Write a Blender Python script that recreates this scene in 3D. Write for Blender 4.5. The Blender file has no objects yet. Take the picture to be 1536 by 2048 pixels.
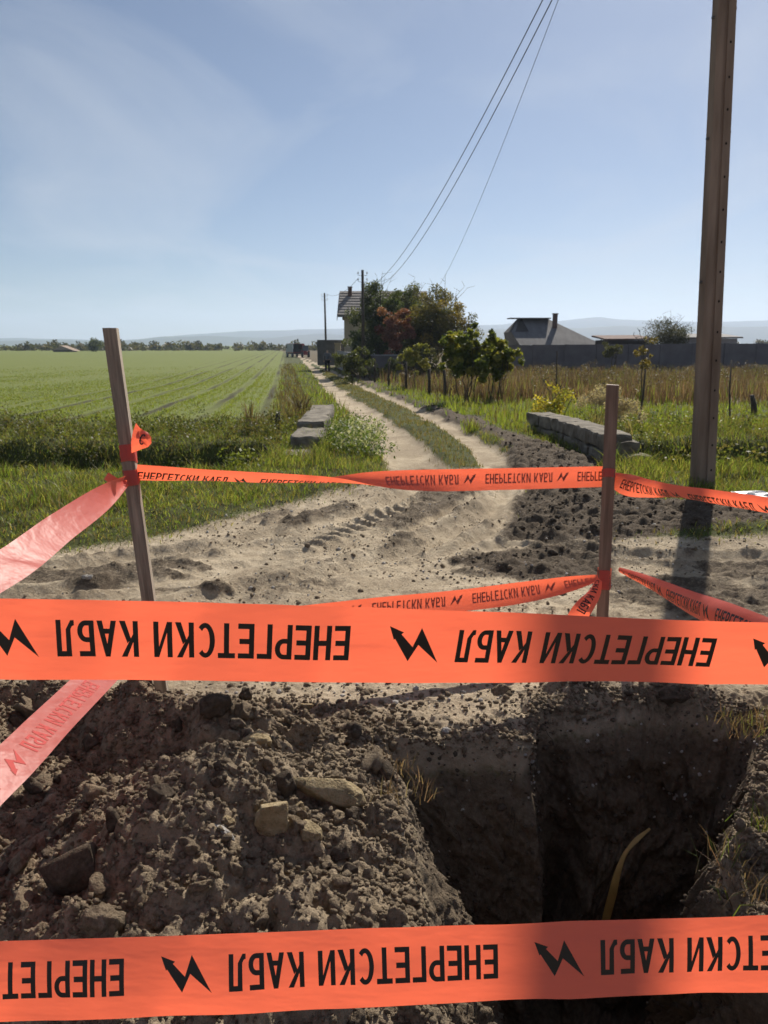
import bpy, bmesh, math, random
import numpy as np
from mathutils import Vector, Matrix

random.seed(7)
rng = np.random.default_rng(11)
R = math.radians

# ------------------------------------------------------------------ camera, sky, sun
CAM_H = 1.75
PITCH = R(12.25)
FPX = 1538.0                       # focal length in pixels of the 1536x2048 frame
scene = bpy.context.scene
COL = scene.collection

cam_d = bpy.data.cameras.new('camera')
cam = bpy.data.objects.new('camera', cam_d)
COL.objects.link(cam)
cam.location = (0, 0, CAM_H)
cam.rotation_euler = (R(90) - PITCH, 0, 0)
cam_d.sensor_fit = 'VERTICAL'
cam_d.sensor_height = 36.0
cam_d.lens = FPX / 2048 * 36.0
cam_d.clip_start = 0.05
cam_d.clip_end = 20000
cam_d.dof.use_dof = True
cam_d.dof.focus_distance = 1.55
cam_d.dof.aperture_fstop = 13.0
scene.camera = cam

SUN_AZ = R(21.6)                   # to the right of the view direction (+Y)
SUN_EL = R(37.0)
world = bpy.data.worlds.new('World')
scene.world = world
world.use_nodes = True
wn, wl = world.node_tree.nodes, world.node_tree.links
wn.clear()
w_out = wn.new('ShaderNodeOutputWorld')
w_bg = wn.new('ShaderNodeBackground')
w_bg.inputs['Strength'].default_value = 0.050
w_sky = wn.new('ShaderNodeTexSky')
w_sky.sky_type = 'NISHITA'
w_sky.sun_disc = False
w_sky.sun_elevation = SUN_EL
w_sky.sun_rotation = SUN_AZ
w_sky.altitude = 100
w_sky.air_density = 0.8
w_sky.dust_density = 0.45
w_sky.ozone_density = 4.0
# thin cirrus, laid out on a plane high above the ground
w_tc = wn.new('ShaderNodeTexCoord')
w_sep = wn.new('ShaderNodeSeparateXYZ')
wl.new(w_tc.outputs['Generated'], w_sep.inputs[0])
w_zc = wn.new('ShaderNodeMath'); w_zc.operation = 'MAXIMUM'; w_zc.inputs[1].default_value = 0.02
wl.new(w_sep.outputs['Z'], w_zc.inputs[0])
w_za = wn.new('ShaderNodeMath'); w_za.operation = 'ADD'; w_za.inputs[1].default_value = 0.12
wl.new(w_zc.outputs[0], w_za.inputs[0])
w_dx = wn.new('ShaderNodeMath'); w_dx.operation = 'DIVIDE'
w_dy = wn.new('ShaderNodeMath'); w_dy.operation = 'DIVIDE'
wl.new(w_sep.outputs['X'], w_dx.inputs[0]); wl.new(w_za.outputs[0], w_dx.inputs[1])
wl.new(w_sep.outputs['Y'], w_dy.inputs[0]); wl.new(w_za.outputs[0], w_dy.inputs[1])
w_cmb = wn.new('ShaderNodeCombineXYZ')
wl.new(w_dx.outputs[0], w_cmb.inputs[0]); wl.new(w_dy.outputs[0], w_cmb.inputs[1])
w_map = wn.new('ShaderNodeMapping')
w_map.inputs['Rotation'].default_value = (0, 0, R(28))
w_map.inputs['Scale'].default_value = (0.9, 0.55, 1)
w_map.inputs['Location'].default_value = (3.1, 1.7, 0)
wl.new(w_cmb.outputs[0], w_map.inputs[0])
w_noise = wn.new('ShaderNodeTexNoise')
w_noise.inputs['Scale'].default_value = 1.1
w_noise.inputs['Detail'].default_value = 6
w_noise.inputs['Roughness'].default_value = 0.5
w_noise.inputs['Distortion'].default_value = 1.2
wl.new(w_map.outputs[0], w_noise.inputs['Vector'])
w_ramp = wn.new('ShaderNodeValToRGB')
w_ramp.color_ramp.elements[0].position = 0.42
w_ramp.color_ramp.elements[0].color = (.07, .07, .07, 1)
w_ramp.color_ramp.elements[1].position = 0.85
w_ramp.color_ramp.elements[1].color = (0.62, 0.62, 0.62, 1)
wl.new(w_noise.outputs[0], w_ramp.inputs[0])
w_mix = wn.new('ShaderNodeMix'); w_mix.data_type = 'RGBA'
w_mix.inputs['B'].default_value = (9.0, 9.6, 10.6, 1)
wl.new(w_ramp.outputs['Color'], w_mix.inputs['Factor'])
wl.new(w_sky.outputs[0], w_mix.inputs['A'])
wl.new(w_mix.outputs['Result'], w_bg.inputs['Color'])
wl.new(w_bg.outputs[0], w_out.inputs['Surface'])

sun_d = bpy.data.lights.new('sun', 'SUN')
sun_d.energy = 5.0
sun_d.angle = R(0.53)
sun_d.color = (1.0, 0.93, 0.82)
sun = bpy.data.objects.new('sun', sun_d)
COL.objects.link(sun)
to_sun = Vector((math.sin(SUN_AZ) * math.cos(SUN_EL), math.cos(SUN_AZ) * math.cos(SUN_EL), math.sin(SUN_EL)))
sun.rotation_euler = to_sun.to_track_quat('Z', 'Y').to_euler()
sun.location = (6, 14, 12)

scene.view_settings.view_transform = 'Standard'
scene.view_settings.look = 'None'
scene.view_settings.exposure = 0.45
scene.view_settings.gamma = 1.0
scene.view_settings.use_curve_mapping = False
scene.render.engine = 'CYCLES'
scene.cycles.use_denoising = True
scene.cycles.max_bounces = 8
scene.cycles.transparent_max_bounces = 8
scene.cycles.volume_bounces = 1
scene.cycles.use_adaptive_sampling = True
scene.cycles.adaptive_threshold = 0.02

# ------------------------------------------------------------------ noise in numpy
def _hash(ix, iy, seed):
    ix = ix.astype(np.int64); iy = iy.astype(np.int64)
    n = (ix * 374761393 + iy * 668265263 + seed * 2147483647) & 0xFFFFFFFF
    n = ((n ^ (n >> 13)) * 1274126177) & 0xFFFFFFFF
    n = ((n ^ (n >> 16)) * 2246822519) & 0xFFFFFFFF
    return ((n ^ (n >> 15)) & 0xFFFFFF) / float(0xFFFFFF)

def vnoise(x, y, seed=0):
    x0 = np.floor(x); y0 = np.floor(y)
    fx = x - x0; fy = y - y0
    fx = fx * fx * (3 - 2 * fx); fy = fy * fy * (3 - 2 * fy)
    a = _hash(x0, y0, seed); b = _hash(x0 + 1, y0, seed)
    c = _hash(x0, y0 + 1, seed); d = _hash(x0 + 1, y0 + 1, seed)
    return (a * (1 - fx) + b * fx) * (1 - fy) + (c * (1 - fx) + d * fx) * fy

def fbm(x, y, octv=4, seed=0, gain=0.5):
    s = np.zeros_like(x); amp = 1.0; tot = 0.0
    for o in range(octv):
        s += amp * (vnoise(x, y, seed + o * 17) * 2 - 1); tot += amp
        x = x * 2.03 + 13.7; y = y * 2.03 + 5.3; amp *= gain
    return s / tot

def lumps(x, y, cell, seed=0, rmin=0.25, rmax=0.62):
    """height of a layer of rounded clods, in units of the cell"""
    wx_ = vnoise(x / cell * 1.9, y / cell * 1.9, seed + 70) - .5; wy_ = vnoise(x / cell * 1.9 + 31, y / cell * 1.9, seed + 71) - .5
    wx2 = vnoise(x / cell * 4.7, y / cell * 4.7, seed + 72) - .5
    u = x / cell + .55 * wx_ + .22 * wx2; v = y / cell + .55 * wy_ - .22 * wx2
    iu = np.floor(u); iv = np.floor(v)
    best = np.zeros_like(u)
    for dx in (-1, 0, 1):
        for dy in (-1, 0, 1):
            cx = iu + dx; cy = iv + dy
            px = cx + _hash(cx, cy, seed); py = cy + _hash(cx, cy, seed + 5)
            r = rmin + (rmax - rmin) * _hash(cx, cy, seed + 9) ** 2
            el = 0.7 + 0.6 * _hash(cx, cy, seed + 3)
            d2 = ((u - px) * el) ** 2 + ((v - py) / el) ** 2
            best = np.maximum(best, np.sqrt(np.maximum(r * r - d2, 0)))
    return best

def sstep(a, b, x):
    t = np.clip((x - a) / (b - a), 0, 1)
    return t * t * (3 - 2 * t)

# ------------------------------------------------------------------ picture to place
CP, SP = math.cos(PITCH), math.sin(PITCH)
def P(px, py, zc):
    """point at camera depth zc (metres) seen at that spot of the 1536x2048 frame"""
    xc = (px - 768) / FPX * zc; yc = -(py - 1024) / FPX * zc
    return Vector((xc, zc * CP + yc * SP, CAM_H - zc * SP + yc * CP))

def drop(y):
    return -0.5 * sstep(9.0, 50.0, y)

def G(px, py, zoff=0.0):
    """where the sight line meets the broad lie of the land"""
    d = P(px, py, 1.0) - Vector((0, 0, CAM_H))
    t0, t = 0.5, 0.5
    while t < 4000:
        q = d * t
        if CAM_H + q.z < float(drop(np.array(q.y))) + zoff: break
        t0 = t; t *= 1.02
    for _ in range(30):
        m = (t0 + t) / 2; q = d * m
        if CAM_H + q.z < float(drop(np.array(q.y))) + zoff: t = m
        else: t0 = m
    q = d * t
    return Vector((q.x, q.y, CAM_H + q.z))

def gpoly(pts):
    return np.array([G(*p)[:2] for p in pts])

def poly_sdf(x, y, poly):
    """signed distance to a polygon, negative inside"""
    d = np.full(x.shape, 1e9); inside = np.zeros(x.shape, bool)
    n = len(poly)
    for i in range(n):
        ax, ay = poly[i]; bx, by = poly[(i + 1) % n]
        ex, ey = bx - ax, by - ay
        wx, wy = x - ax, y - ay
        t = np.clip((wx * ex + wy * ey) / (ex * ex + ey * ey + 1e-12), 0, 1)
        d = np.minimum(d, (wx - ex * t) ** 2 + (wy - ey * t) ** 2)
        c = ((ay > y) != (by > y)) & (x < (bx - ax) * (y - ay) / ((by - ay) if abs(by - ay) > 1e-9 else 1e-9) + ax)
        inside ^= c
    d = np.sqrt(d)
    return np.where(inside, -d, d)

def line_dist(x, y, pts):
    d = np.full(x.shape, 1e9)
    for i in range(len(pts) - 1):
        ax, ay = pts[i]; bx, by = pts[i + 1]
        ex, ey = bx - ax, by - ay
        t = np.clip(((x - ax) * ex + (y - ay) * ey) / (ex * ex + ey * ey + 1e-12), 0, 1)
        d = np.minimum(d, (x - ax - ex * t) ** 2 + (y - ay - ey * t) ** 2)
    return np.sqrt(d)

# layout of the ground
LTRACK = np.vstack([gpoly([(596, 712), (606, 719), (630, 742), (660, 775), (697, 808), (750, 850), (790, 885), (828, 930), (852, 965)]),
                    [[0.35, 8.2], [-0.3, 6.6], [-1.6, 5.6]]])
RTRACK = np.vstack([gpoly([(600, 712), (618, 720), (664, 744), (712, 768), (775, 794), (862, 834), (920, 866), (970, 899), (1002, 932), (1018, 962)]),
                    [[1.35, 8.0], [0.5, 6.2], [-0.8, 5.2]]])
JUNC = gpoly([(-900, 1165), (100, 1110), (300, 1082), (450, 1050), (600, 1010), (700, 985), (765, 962), (775, 938), (850, 930),
              (900, 945), (960, 940), (1010, 945), (1030, 985), (1090, 1060), (1200, 1085), (1536, 1072), (2400, 1068), (2400, 1900), (-900, 1900)])
DARK = gpoly([(660, 730), (700, 735), (738, 754), (798, 794), (866, 816), (966, 846), (1035, 872), (1200, 925), (1240, 1002), (1560, 1012), (1900, 1020), (1900, 1062),
              (1536, 1066), (1330, 1078), (1200, 1088), (1100, 1088), (1000, 1080), (1000, 1045), (1040, 965), (1006, 905), (952, 868), (874, 832), (782, 790), (712, 762), (668, 738)])
PATCH = gpoly([(870, 1118), (960, 1102), (1100, 1100), (1225, 1118), (1230, 1165), (1080, 1168), (980, 1150)])
FIELD_A, FIELD_B = np.array([-2.5, 18.5]), np.array([-20.5, 162.0])
PIT = np.array([(.03, 3.20), (.25, 3.17), (.45, 3.19), (.60, 3.13), (.68, 3.17), (.70, 3.36), (.78, 3.44), (1.1, 3.48), (1.45, 3.50), (1.72, 3.40), (1.74, 3.2), (1.56, 2.9),
                (1.34, 2.55), (1.16, 2.25), (1.10, 2.0), (1.16, 1.7), (1.1, 1.35), (.7, 1.26), (.24, 1.32), (.15, 1.6), (.10, 1.9), (.06, 2.3), (.04, 2.7), (.01, 3.0)])

def _rim(raw, n=150):
    seg = np.vstack([raw, raw[:1]]); L = np.r_[0, np.cumsum(np.hypot(*np.diff(seg, axis=0).T))]
    q = np.linspace(0, L[-1], n, endpoint=False)
    a, b = np.interp(q, L, seg[:, 0]), np.interp(q, L, seg[:, 1])
    for _ in range(2):
        a = (np.roll(a, 1) + 2 * a + np.roll(a, -1)) / 4; b = (np.roll(b, 1) + 2 * b + np.roll(b, -1)) / 4
    d = np.stack([a - .72, b - 2.35], 1); d /= np.linalg.norm(d, axis=1, keepdims=True)
    j = .055 * fbm(q * 3.2, q * 0 + 2, 4, 61)
    return np.stack([a, b], 1) + d * j[:, None]
PIT = _rim(PIT)

RUTS = [gpoly(p) for p in ([(1000, 930), (985, 965), (930, 1005), (820, 1055), (640, 1105), (400, 1150), (60, 1190), (-300, 1225)],
                            [(1012, 960), (1000, 1000), (950, 1040), (850, 1090), (640, 1150), (350, 1210), (0, 1260)],
                            [(840, 940), (830, 975), (760, 1015), (640, 1050), (420, 1098), (150, 1132), (-200, 1165)],
                            [(960, 985), (985, 1030), (1060, 1080), (1200, 1110), (1400, 1118), (1700, 1120)],
                            [(-200, 1290), (300, 1262), (700, 1220), (1000, 1185), (1300, 1172), (1700, 1180)])]
def rut_shape(x, y):
    """trough and berms of the wheel ruts round the corner"""
    z = np.zeros_like(x); bm_ = np.zeros_like(x)
    for k, p in enumerate(RUTS):
        d = line_dist(x, y, p) + .035 * fbm(x * 3, y * 3, 2, 90 + k)
        fade = .35 + .65 * sstep(.3, .6, vnoise(x * .8 + k * 7, y * .8, 95))
        z += fade * (-.045 * np.exp(-(d / .10) ** 2) + .028 * np.exp(-((d - .19) / .06) ** 2))
        bm_ = np.maximum(bm_, fade * np.exp(-((d - .20) / .06) ** 2))
    return z, bm_

def heap(x, y):
    """spoil heap, the rear ridge and the humps round the pit (smooth part)"""
    def ag(cx, cy, h, sl, sr, sf, sb):
        dx = x - cx; dy = y - cy
        sx = np.where(dx < 0, sl, sr); sy = np.where(dy < 0, sf, sb)
        return h * np.exp(-(dx / sx) ** 2 - (dy / sy) ** 2)
    z = ag(-0.64, 2.34, .41, .42, .78, .95, .22)
    z = np.maximum(z, ag(-0.15, 1.9, .25, .9, .45, .8, .5))
    z = np.maximum(z, ag(-0.1, 2.55, .24, .7, .25, .6, .30))
    crest = .16 * (1 - sstep(-.75, -.35, x)) + .06
    dy = y - (3.16 + .06 * np.sin(x * 3.1))
    z = np.maximum(z, crest * np.exp(-(dy / np.where(dy < 0, .17, .16)) ** 2) * (1 - sstep(-.15, .05, x)) )
    z = np.maximum(z, ag(-1.9, 3.0, .30, .6, .35, .25, .3))
    z = np.maximum(z, ag(1.55, 2.0, .10, .35, .7, .6, .5))
    z = np.maximum(z, ag(1.95, 2.9, .16, .25, .5, .35, .3))
    z = np.maximum(z, ag(1.3, 3.62, .10, .5, .6, .12, .10))
    return z * sstep(0.9, 1.5, y)

def ditch(x, y):
    side = np.maximum(1 - sstep(-2.3, -1.7, x), sstep(3.5, 4.0, x))
    yc = 12.4 + .03 * x + .25 * np.sin(x * .6)
    return -1.05 * np.exp(-(np.abs(y - yc) / 1.2) ** 4) * side

def masks(x, y):
    wob = fbm(x * .9, y * .9, 3, 3) * .28 * np.clip(y / 12, .3, 2.2)
    dl = line_dist(x, y, LTRACK); dr = line_dist(x, y, RTRACK)
    wl_ = .48 * np.clip(1 - (y - 25) * .004, .6, 1)
    trk = np.maximum(1 - sstep(wl_ - .16, wl_ + .12, dl + wob * .5), 1 - sstep(.16, .40, dr + wob * .5))
    jn = poly_sdf(x, y, JUNC) + wob * 1.0
    dirt = np.maximum(trk, 1 - sstep(-.25, .30, jn))
    dk = poly_sdf(x, y, DARK) + wob * .7
    dark = 1 - sstep(-.22, .12, dk)
    pt = poly_sdf(x, y, PATCH) + wob * 1.2
    dark = np.maximum(dark, .85 * (1 - sstep(-.15, .1, pt)))
    st = fbm(x * .8 + y * .25, y * 2.2, 4, 14); st2 = fbm(x * 2.2 - y * 1.1, y * .9, 4, 15)
    dark = np.maximum(dark, .62 * dirt * sstep(.10, .34, np.where(y < 6.3, st, st2)) * sstep(3.9, 4.4, y) * (1 - sstep(9, 12, y)))
    for k, off in enumerate((.12, .48, .92)):
        xr = .9 + off + (y - 7.4) * (.62 + .1 * k)
        dark = np.maximum(dark, .6 * np.exp(-((x - xr) / .10) ** 2) * sstep(5.6, 6.4, y) * (1 - sstep(9.5, 11, y)) * (.4 + .6 * vnoise(x * 3, y * 3, 16)))
    dark = np.maximum(dark, .75 * dirt * np.exp(-((y - (4.65 + .05 * x)) / .24) ** 2) * sstep(-1.3, -.2, x) * (1 - sstep(1.2, 1.9, x)) * sstep(.3, .7, vnoise(x * 5, y * 5, 18)))
    near_ = (y > 3.6) & (y < 12); bmask = np.zeros_like(dirt)
    if near_.any(): bmask[near_] = rut_shape(x[near_], y[near_])[1]
    dark = np.maximum(dark, .6 * dirt * bmask * (.3 + .7 * vnoise(x * 4, y * 4, 19)))
    fr = y + .25 * fbm(x * 3, y * 3, 3, 8)
    near = (1 - sstep(3.35, 3.75, fr))
    ledge = sstep(-.2, .15, x) * (1 - sstep(.65, .75, x)) * sstep(3.0, 3.2, y)
    spoil = near * (1 - .5 * ledge)
    ed = FIELD_B - FIELD_A; ed = ed / np.linalg.norm(ed)
    side = (x - FIELD_A[0]) * ed[1] - (y - FIELD_A[1]) * ed[0]      # >0: right of the field edge
    ys = 17.2 + .25 * np.sin(x * .5) + wob * 2
    field = sstep(0, .5, y - ys) * (1 - sstep(-.35, .15, side + wob * .6))
    fx = 2.4 - .155 * (y - 27)                                   # fence line right of the track
    dry = sstep(-.1, 1.0, x - fx + .4 * wob) * sstep(23.5, 27.5, y + 1.5 * wob * np.sign(x))
    return dict(dirt=dirt, dark=dark, spoil=spoil, field=field, dry=dry, side=side, dl=dl, dr=dr)

def hbase(x, y):
    return drop(y) + ditch(x, y) + heap(x, y)

def ground_z(x, y, fine=True):
    x = np.asarray(x, float); y = np.asarray(y, float)
    z = hbase(x, y)
    m = masks(x, y)
    r = np.hypot(x, y)
    z = z + .05 * fbm(x * .35, y * .35, 3, 21) * sstep(5, 12, y)
    z = z + .012 * fbm(x * 2.2, y * 2.2, 3, 22)
    # ruts and verges
    z = z - .05 * (1 - sstep(.2, .6, m['dl'])) * sstep(6, 9, y) - .05 * (1 - sstep(.15, .45, m['dr'])) * sstep(6, 9, y)
    z = z + .10 * m['dark'] * (.4 + .6 * vnoise(x * 1.1, y * 1.1, 31)) * sstep(6.2, 7.2, y)
    verge = (1 - m['dirt']) * (1 - m['dark']) * (1 - m['spoil']) * (1 - m['field']) * sstep(6, 7.5, y) * (1 - sstep(60, 90, y))
    z = z + verge * (.07 + .07 * fbm(x * 1.4, y * 1.4, 3, 33))
    z = z + m['field'] * .10
    if fine:
        sp = m['spoil']; dk = m['dark'] * (1 - sstep(16, 40, y))
        near = 1 - sstep(5, 9, r)
        l0 = lumps(x + 1.7, y, .30, 40, .12, .55); l1 = lumps(x, y, .15, 41); l2 = lumps(x + 3.3, y, .075, 42); l3 = lumps(x, y + 7.1, .036, 43)
        z = z + sp * (.30 * .38 * l0 + .15 * .5 * l1 + .075 * .55 * l2 * near + .036 * .65 * l3 * near)
        z = z + sp * .035 * fbm(x * 5, y * 5, 4, 44)
        z = z + dk * (.22 * .45 * lumps(x, y, .22, 45) + .1 * .5 * lumps(x, y, .1, 46) + .03 * fbm(x * 6, y * 6, 3, 47))
        dr = m['dirt'] * (1 - sp) * (1 - sstep(9, 14, y))
        tread = sstep(-.2, .5, np.sin((x * .93 + y * .36 * np.sign(np.sin(y * 14))) * 36)) * np.exp(-((y - (4.65 + .05 * x)) / .22) ** 2) * sstep(-1.3, -.4, x) * (1 - sstep(1.0, 1.7, x))
        tread2 = np.maximum(0, np.sin((x * .45 + y * .9) * 34)) * np.exp(-(((x + .25) - (y - 7.4) * .55) / .16) ** 2) * sstep(6.3, 6.8, y) * (1 - sstep(8.2, 8.8, y))
        z = z + dr * (.009 * fbm(x * 7, y * 7, 3, 51) + .006 * fbm(x * 30, y * 30, 2, 52) + .07 * .4 * lumps(x, y, .07, 53, .05, .5) * sstep(.35, .65, vnoise(x * 1.6, y * 1.6, 54)) + .005 * fbm(x * 16, y * 16, 2, 55))
        nr_ = (y > 3.6) & (y < 12); rz_ = np.zeros_like(z)
        if nr_.any(): rz_[nr_] = rut_shape(x[nr_], y[nr_])[0]
        z = z + dr * rz_
        z = z + dr * (.05 * tread + .055 * tread2)
        for k, (off, amp) in enumerate(((0, .05), (.35, .04), (.75, .05))):      # tyre ruts sweeping round the corner
            xr = .9 + off + (y - 7.4) * (.62 + .1 * k)
            z = z - dr * amp * np.exp(-((x - xr) / .09) ** 2) * sstep(5.4, 6.4, y) * (1 - sstep(9.5, 11, y))
    return z

def gz(x, y):
    return float(ground_z(np.array([x]), np.array([y]), False)[0])

def on_ground(px, py, dz=0.0):
    q = G(px, py)
    return Vector((q.x, q.y, gz(q.x, q.y) + dz))

# ------------------------------------------------------------------ materials
def N(nt, kind, **kw):
    n = nt.nodes.new(kind)
    for k, v in kw.items():
        if k in n.inputs.keys():
            n.inputs[k].default_value = v
        else:
            setattr(n, k, v)
    return n

def new_mat(name):
    m = bpy.data.materials.new(name); m.use_nodes = True
    nt = m.node_tree; nt.nodes.clear()
    out = nt.nodes.new('ShaderNodeOutputMaterial')
    bs = nt.nodes.new('ShaderNodeBsdfPrincipled')
    nt.links.new(bs.outputs[0], out.inputs[0])
    return m, nt, bs, out

def coords(nt, kind='Object', scale=(1, 1, 1)):
    tc = nt.nodes.new('ShaderNodeTexCoord')
    mp = nt.nodes.new('ShaderNodeMapping'); mp.inputs['Scale'].default_value = scale
    nt.links.new(tc.outputs[kind], mp.inputs[0])
    return mp.outputs[0]

def noise(nt, vec, scale, detail=4, rough=.55):
    n = N(nt, 'ShaderNodeTexNoise', Scale=scale, Detail=detail, Roughness=rough)
    nt.links.new(vec, n.inputs['Vector'])
    return n.outputs['Fac']

def ramp(nt, fac, stops):
    r = nt.nodes.new('ShaderNodeValToRGB')
    e = r.color_ramp.elements
    while len(e) < len(stops): e.new(.5)
    for i, (p, c) in enumerate(stops):
        e[i].position = p; e[i].color = (*c, 1) if len(c) == 3 else c
    nt.links.new(fac, r.inputs[0])
    return r.outputs['Color']

def mixc(nt, fac, a, b, blend='MIX'):
    m = nt.nodes.new('ShaderNodeMix'); m.data_type = 'RGBA'; m.blend_type = blend
    for s, v in (('Factor', fac), ('A', a), ('B', b)):
        if isinstance(v, (int, float)): m.inputs[s].default_value = v
        elif isinstance(v, tuple): m.inputs[s].default_value = (*v, 1)
        else: nt.links.new(v, m.inputs[s])
    return m.outputs['Result']

def math_n(nt, op, a, b=None):
    m = nt.nodes.new('ShaderNodeMath'); m.operation = op
    for i, v in enumerate((a, b)):
        if v is None: continue
        if isinstance(v, (int, float)): m.inputs[i].default_value = v
        else: nt.links.new(v, m.inputs[i])
    return m.outputs[0]

def bump(nt, bs, height, strength=.4, dist=.02):
    b = nt.nodes.new('ShaderNodeBump'); b.inputs['Strength'].default_value = strength; b.inputs['Distance'].default_value = dist
    nt.links.new(height, b.inputs['Height']); nt.links.new(b.outputs[0], bs.inputs['Normal'])
    return b

def simple(name, c1, c2, scale=8, rough=.8, bstr=.25, bdist=.01, stretch=(1, 1, 1), kind='Object', spec=.3, detail=5):
    m, nt, bs, out = new_mat(name)
    v = coords(nt, kind, stretch)
    f = noise(nt, v, scale, detail)
    nt.links.new(ramp(nt, f, ((.3, c1), (.7, c2))), bs.inputs['Base Color'])
    bs.inputs['Roughness'].default_value = rough
    bs.inputs['Specular IOR Level'].default_value = spec
    if bstr: bump(nt, bs, noise(nt, v, scale * 3, 4), bstr, bdist)
    return m

def leafy(name, rough=.55, transl=.45):
    """foliage: colour comes with each leaf, light passes through"""
    m, nt, bs, out = new_mat(name)
    at = N(nt, 'ShaderNodeAttribute', attribute_name='col')
    nt.links.new(at.outputs['Color'], bs.inputs['Base Color'])
    bs.inputs['Roughness'].default_value = rough
    bs.inputs['Specular IOR Level'].default_value = .35
    tr = nt.nodes.new('ShaderNodeBsdfTranslucent')
    tint = mixc(nt, 1.0, at.outputs['Color'], (1.25, 1.2, .6), 'MULTIPLY')
    nt.links.new(tint, tr.inputs['Color'])
    mx = nt.nodes.new('ShaderNodeMixShader'); mx.inputs[0].default_value = transl
    nt.links.new(bs.outputs[0], mx.inputs[1]); nt.links.new(tr.outputs[0], mx.inputs[2])
    nt.links.new(mx.outputs[0], out.inputs[0])
    return m

M = {}
# --- the ground: road dust, dark moist soil (also painted pit shade), spoil, crop, verge
def ground_material():
    m, nt, bs, out = new_mat('earth')
    v = coords(nt, 'Object')
    A = {k: N(nt, 'ShaderNodeAttribute', attribute_name=k).outputs['Fac'] for k in ('dirt', 'dark', 'spoil', 'field', 'dry')}
    n_big = noise(nt, v, .7, 5); n_mid = noise(nt, v, 5, 5); n_fine = noise(nt, v, 38, 5, .65); n_grit = noise(nt, v, 160, 3, .7)
    verge = ramp(nt, n_mid, ((.3, (.045, .042, .018)), (.55, (.075, .085, .025)), (.75, (.11, .12, .04))))
    # crop rows
    rot = nt.nodes.new('ShaderNodeMapping'); rot.inputs['Rotation'].default_value = (0, 0, -math.atan(.125))
    tc = nt.nodes.new('ShaderNodeTexCoord'); nt.links.new(tc.outputs['Object'], rot.inputs[0])
    sx = nt.nodes.new('ShaderNodeSeparateXYZ'); nt.links.new(rot.outputs[0], sx.inputs[0])
    ph = math_n(nt, 'MULTIPLY', math_n(nt, 'SUBTRACT', math_n(nt, 'MULTIPLY', sx.outputs['X'], 1.00778), 2.375), 2 * math.pi / 1.5)
    row = math_n(nt, 'COSINE', ph)
    st = coords(nt, 'Object', (.9, .10, 1))
    gap = ramp(nt, noise(nt, st, .55, 5), ((.34, (0, 0, 0)), (.6, (1, 1, 1))))
    zone = ramp(nt, math_n(nt, 'ADD', math_n(nt, 'MULTIPLY', sx.outputs['X'], .05), 1.0), ((.45, (0, 0, 0)), (.7, (1, 1, 1))))
    rowm = math_n(nt, 'MULTIPLY', math_n(nt, 'MULTIPLY', ramp(nt, row, ((.75, (0, 0, 0)), (.97, (1, 1, 1)))), gap), zone)
    crop = mixc(nt, n_mid, (.128, .157, .040), (.170, .20, .056))
    crop = mixc(nt, ramp(nt, n_big, ((.4, (0, 0, 0)), (.75, (.5, .5, .5)))), crop, (.19, .195, .07))
    crop = mixc(nt, math_n(nt, 'MULTIPLY', rowm, .95), crop, (.045, .038, .022))
    dryc = ramp(nt, n_mid, ((.3, (.075, .058, .035)), (.7, (.16, .125, .075))))
    dirt = ramp(nt, n_mid, ((.25, (.33, .262, .178)), (.5, (.45, .367, .258)), (.75, (.55, .46, .335))))
    dirt = mixc(nt, ramp(nt, n_big, ((.44, (0, 0, 0)), (.62, (.75, .75, .75)))), dirt, (.25, .195, .13))
    dirt = mixc(nt, ramp(nt, noise(nt, v, 14, 5, .6), ((.52, (0, 0, 0)), (.68, (.55, .55, .55)))), dirt, (.22, .17, .115))
    dirt = mixc(nt, ramp(nt, n_fine, ((.48, (0, 0, 0)), (.72, (.5, .5, .5)))), dirt, (.56, .475, .365))
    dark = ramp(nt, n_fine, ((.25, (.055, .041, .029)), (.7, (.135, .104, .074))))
    spoil = ramp(nt, n_fine, ((.2, (.128, .098, .066)), (.5, (.25, .195, .134)), (.8, (.38, .305, .214))))
    spoil = mixc(nt, ramp(nt, n_mid, ((.5, (0, 0, 0)), (.72, (.5, .5, .5)))), spoil, (.29, .23, .155))
    c = mixc(nt, A['field'], verge, crop)
    c = mixc(nt, A['dry'], c, dryc)
    brk = math_n(nt, 'MULTIPLY', math_n(nt, 'SUBTRACT', n_fine, .5), .9)
    def edge(a): return ramp(nt, math_n(nt, 'ADD', a, brk), ((.35, (0, 0, 0)), (.65, (1, 1, 1))))
    c = mixc(nt, edge(A['dirt']), c, dirt)
    c = mixc(nt, edge(A['dark']), c, dark)
    c = mixc(nt, A['spoil'], c, spoil)
    nt.links.new(c, bs.inputs['Base Color'])
    bs.inputs['Roughness'].default_value = .95
    bs.inputs['Specular IOR Level'].default_value = .12
    h = math_n(nt, 'ADD', math_n(nt, 'MULTIPLY', n_fine, 1.0), math_n(nt, 'MULTIPLY', n_grit, .35))
    bump(nt, bs, h, .9, .02)
    return m
M['earth'] = ground_material()

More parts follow.
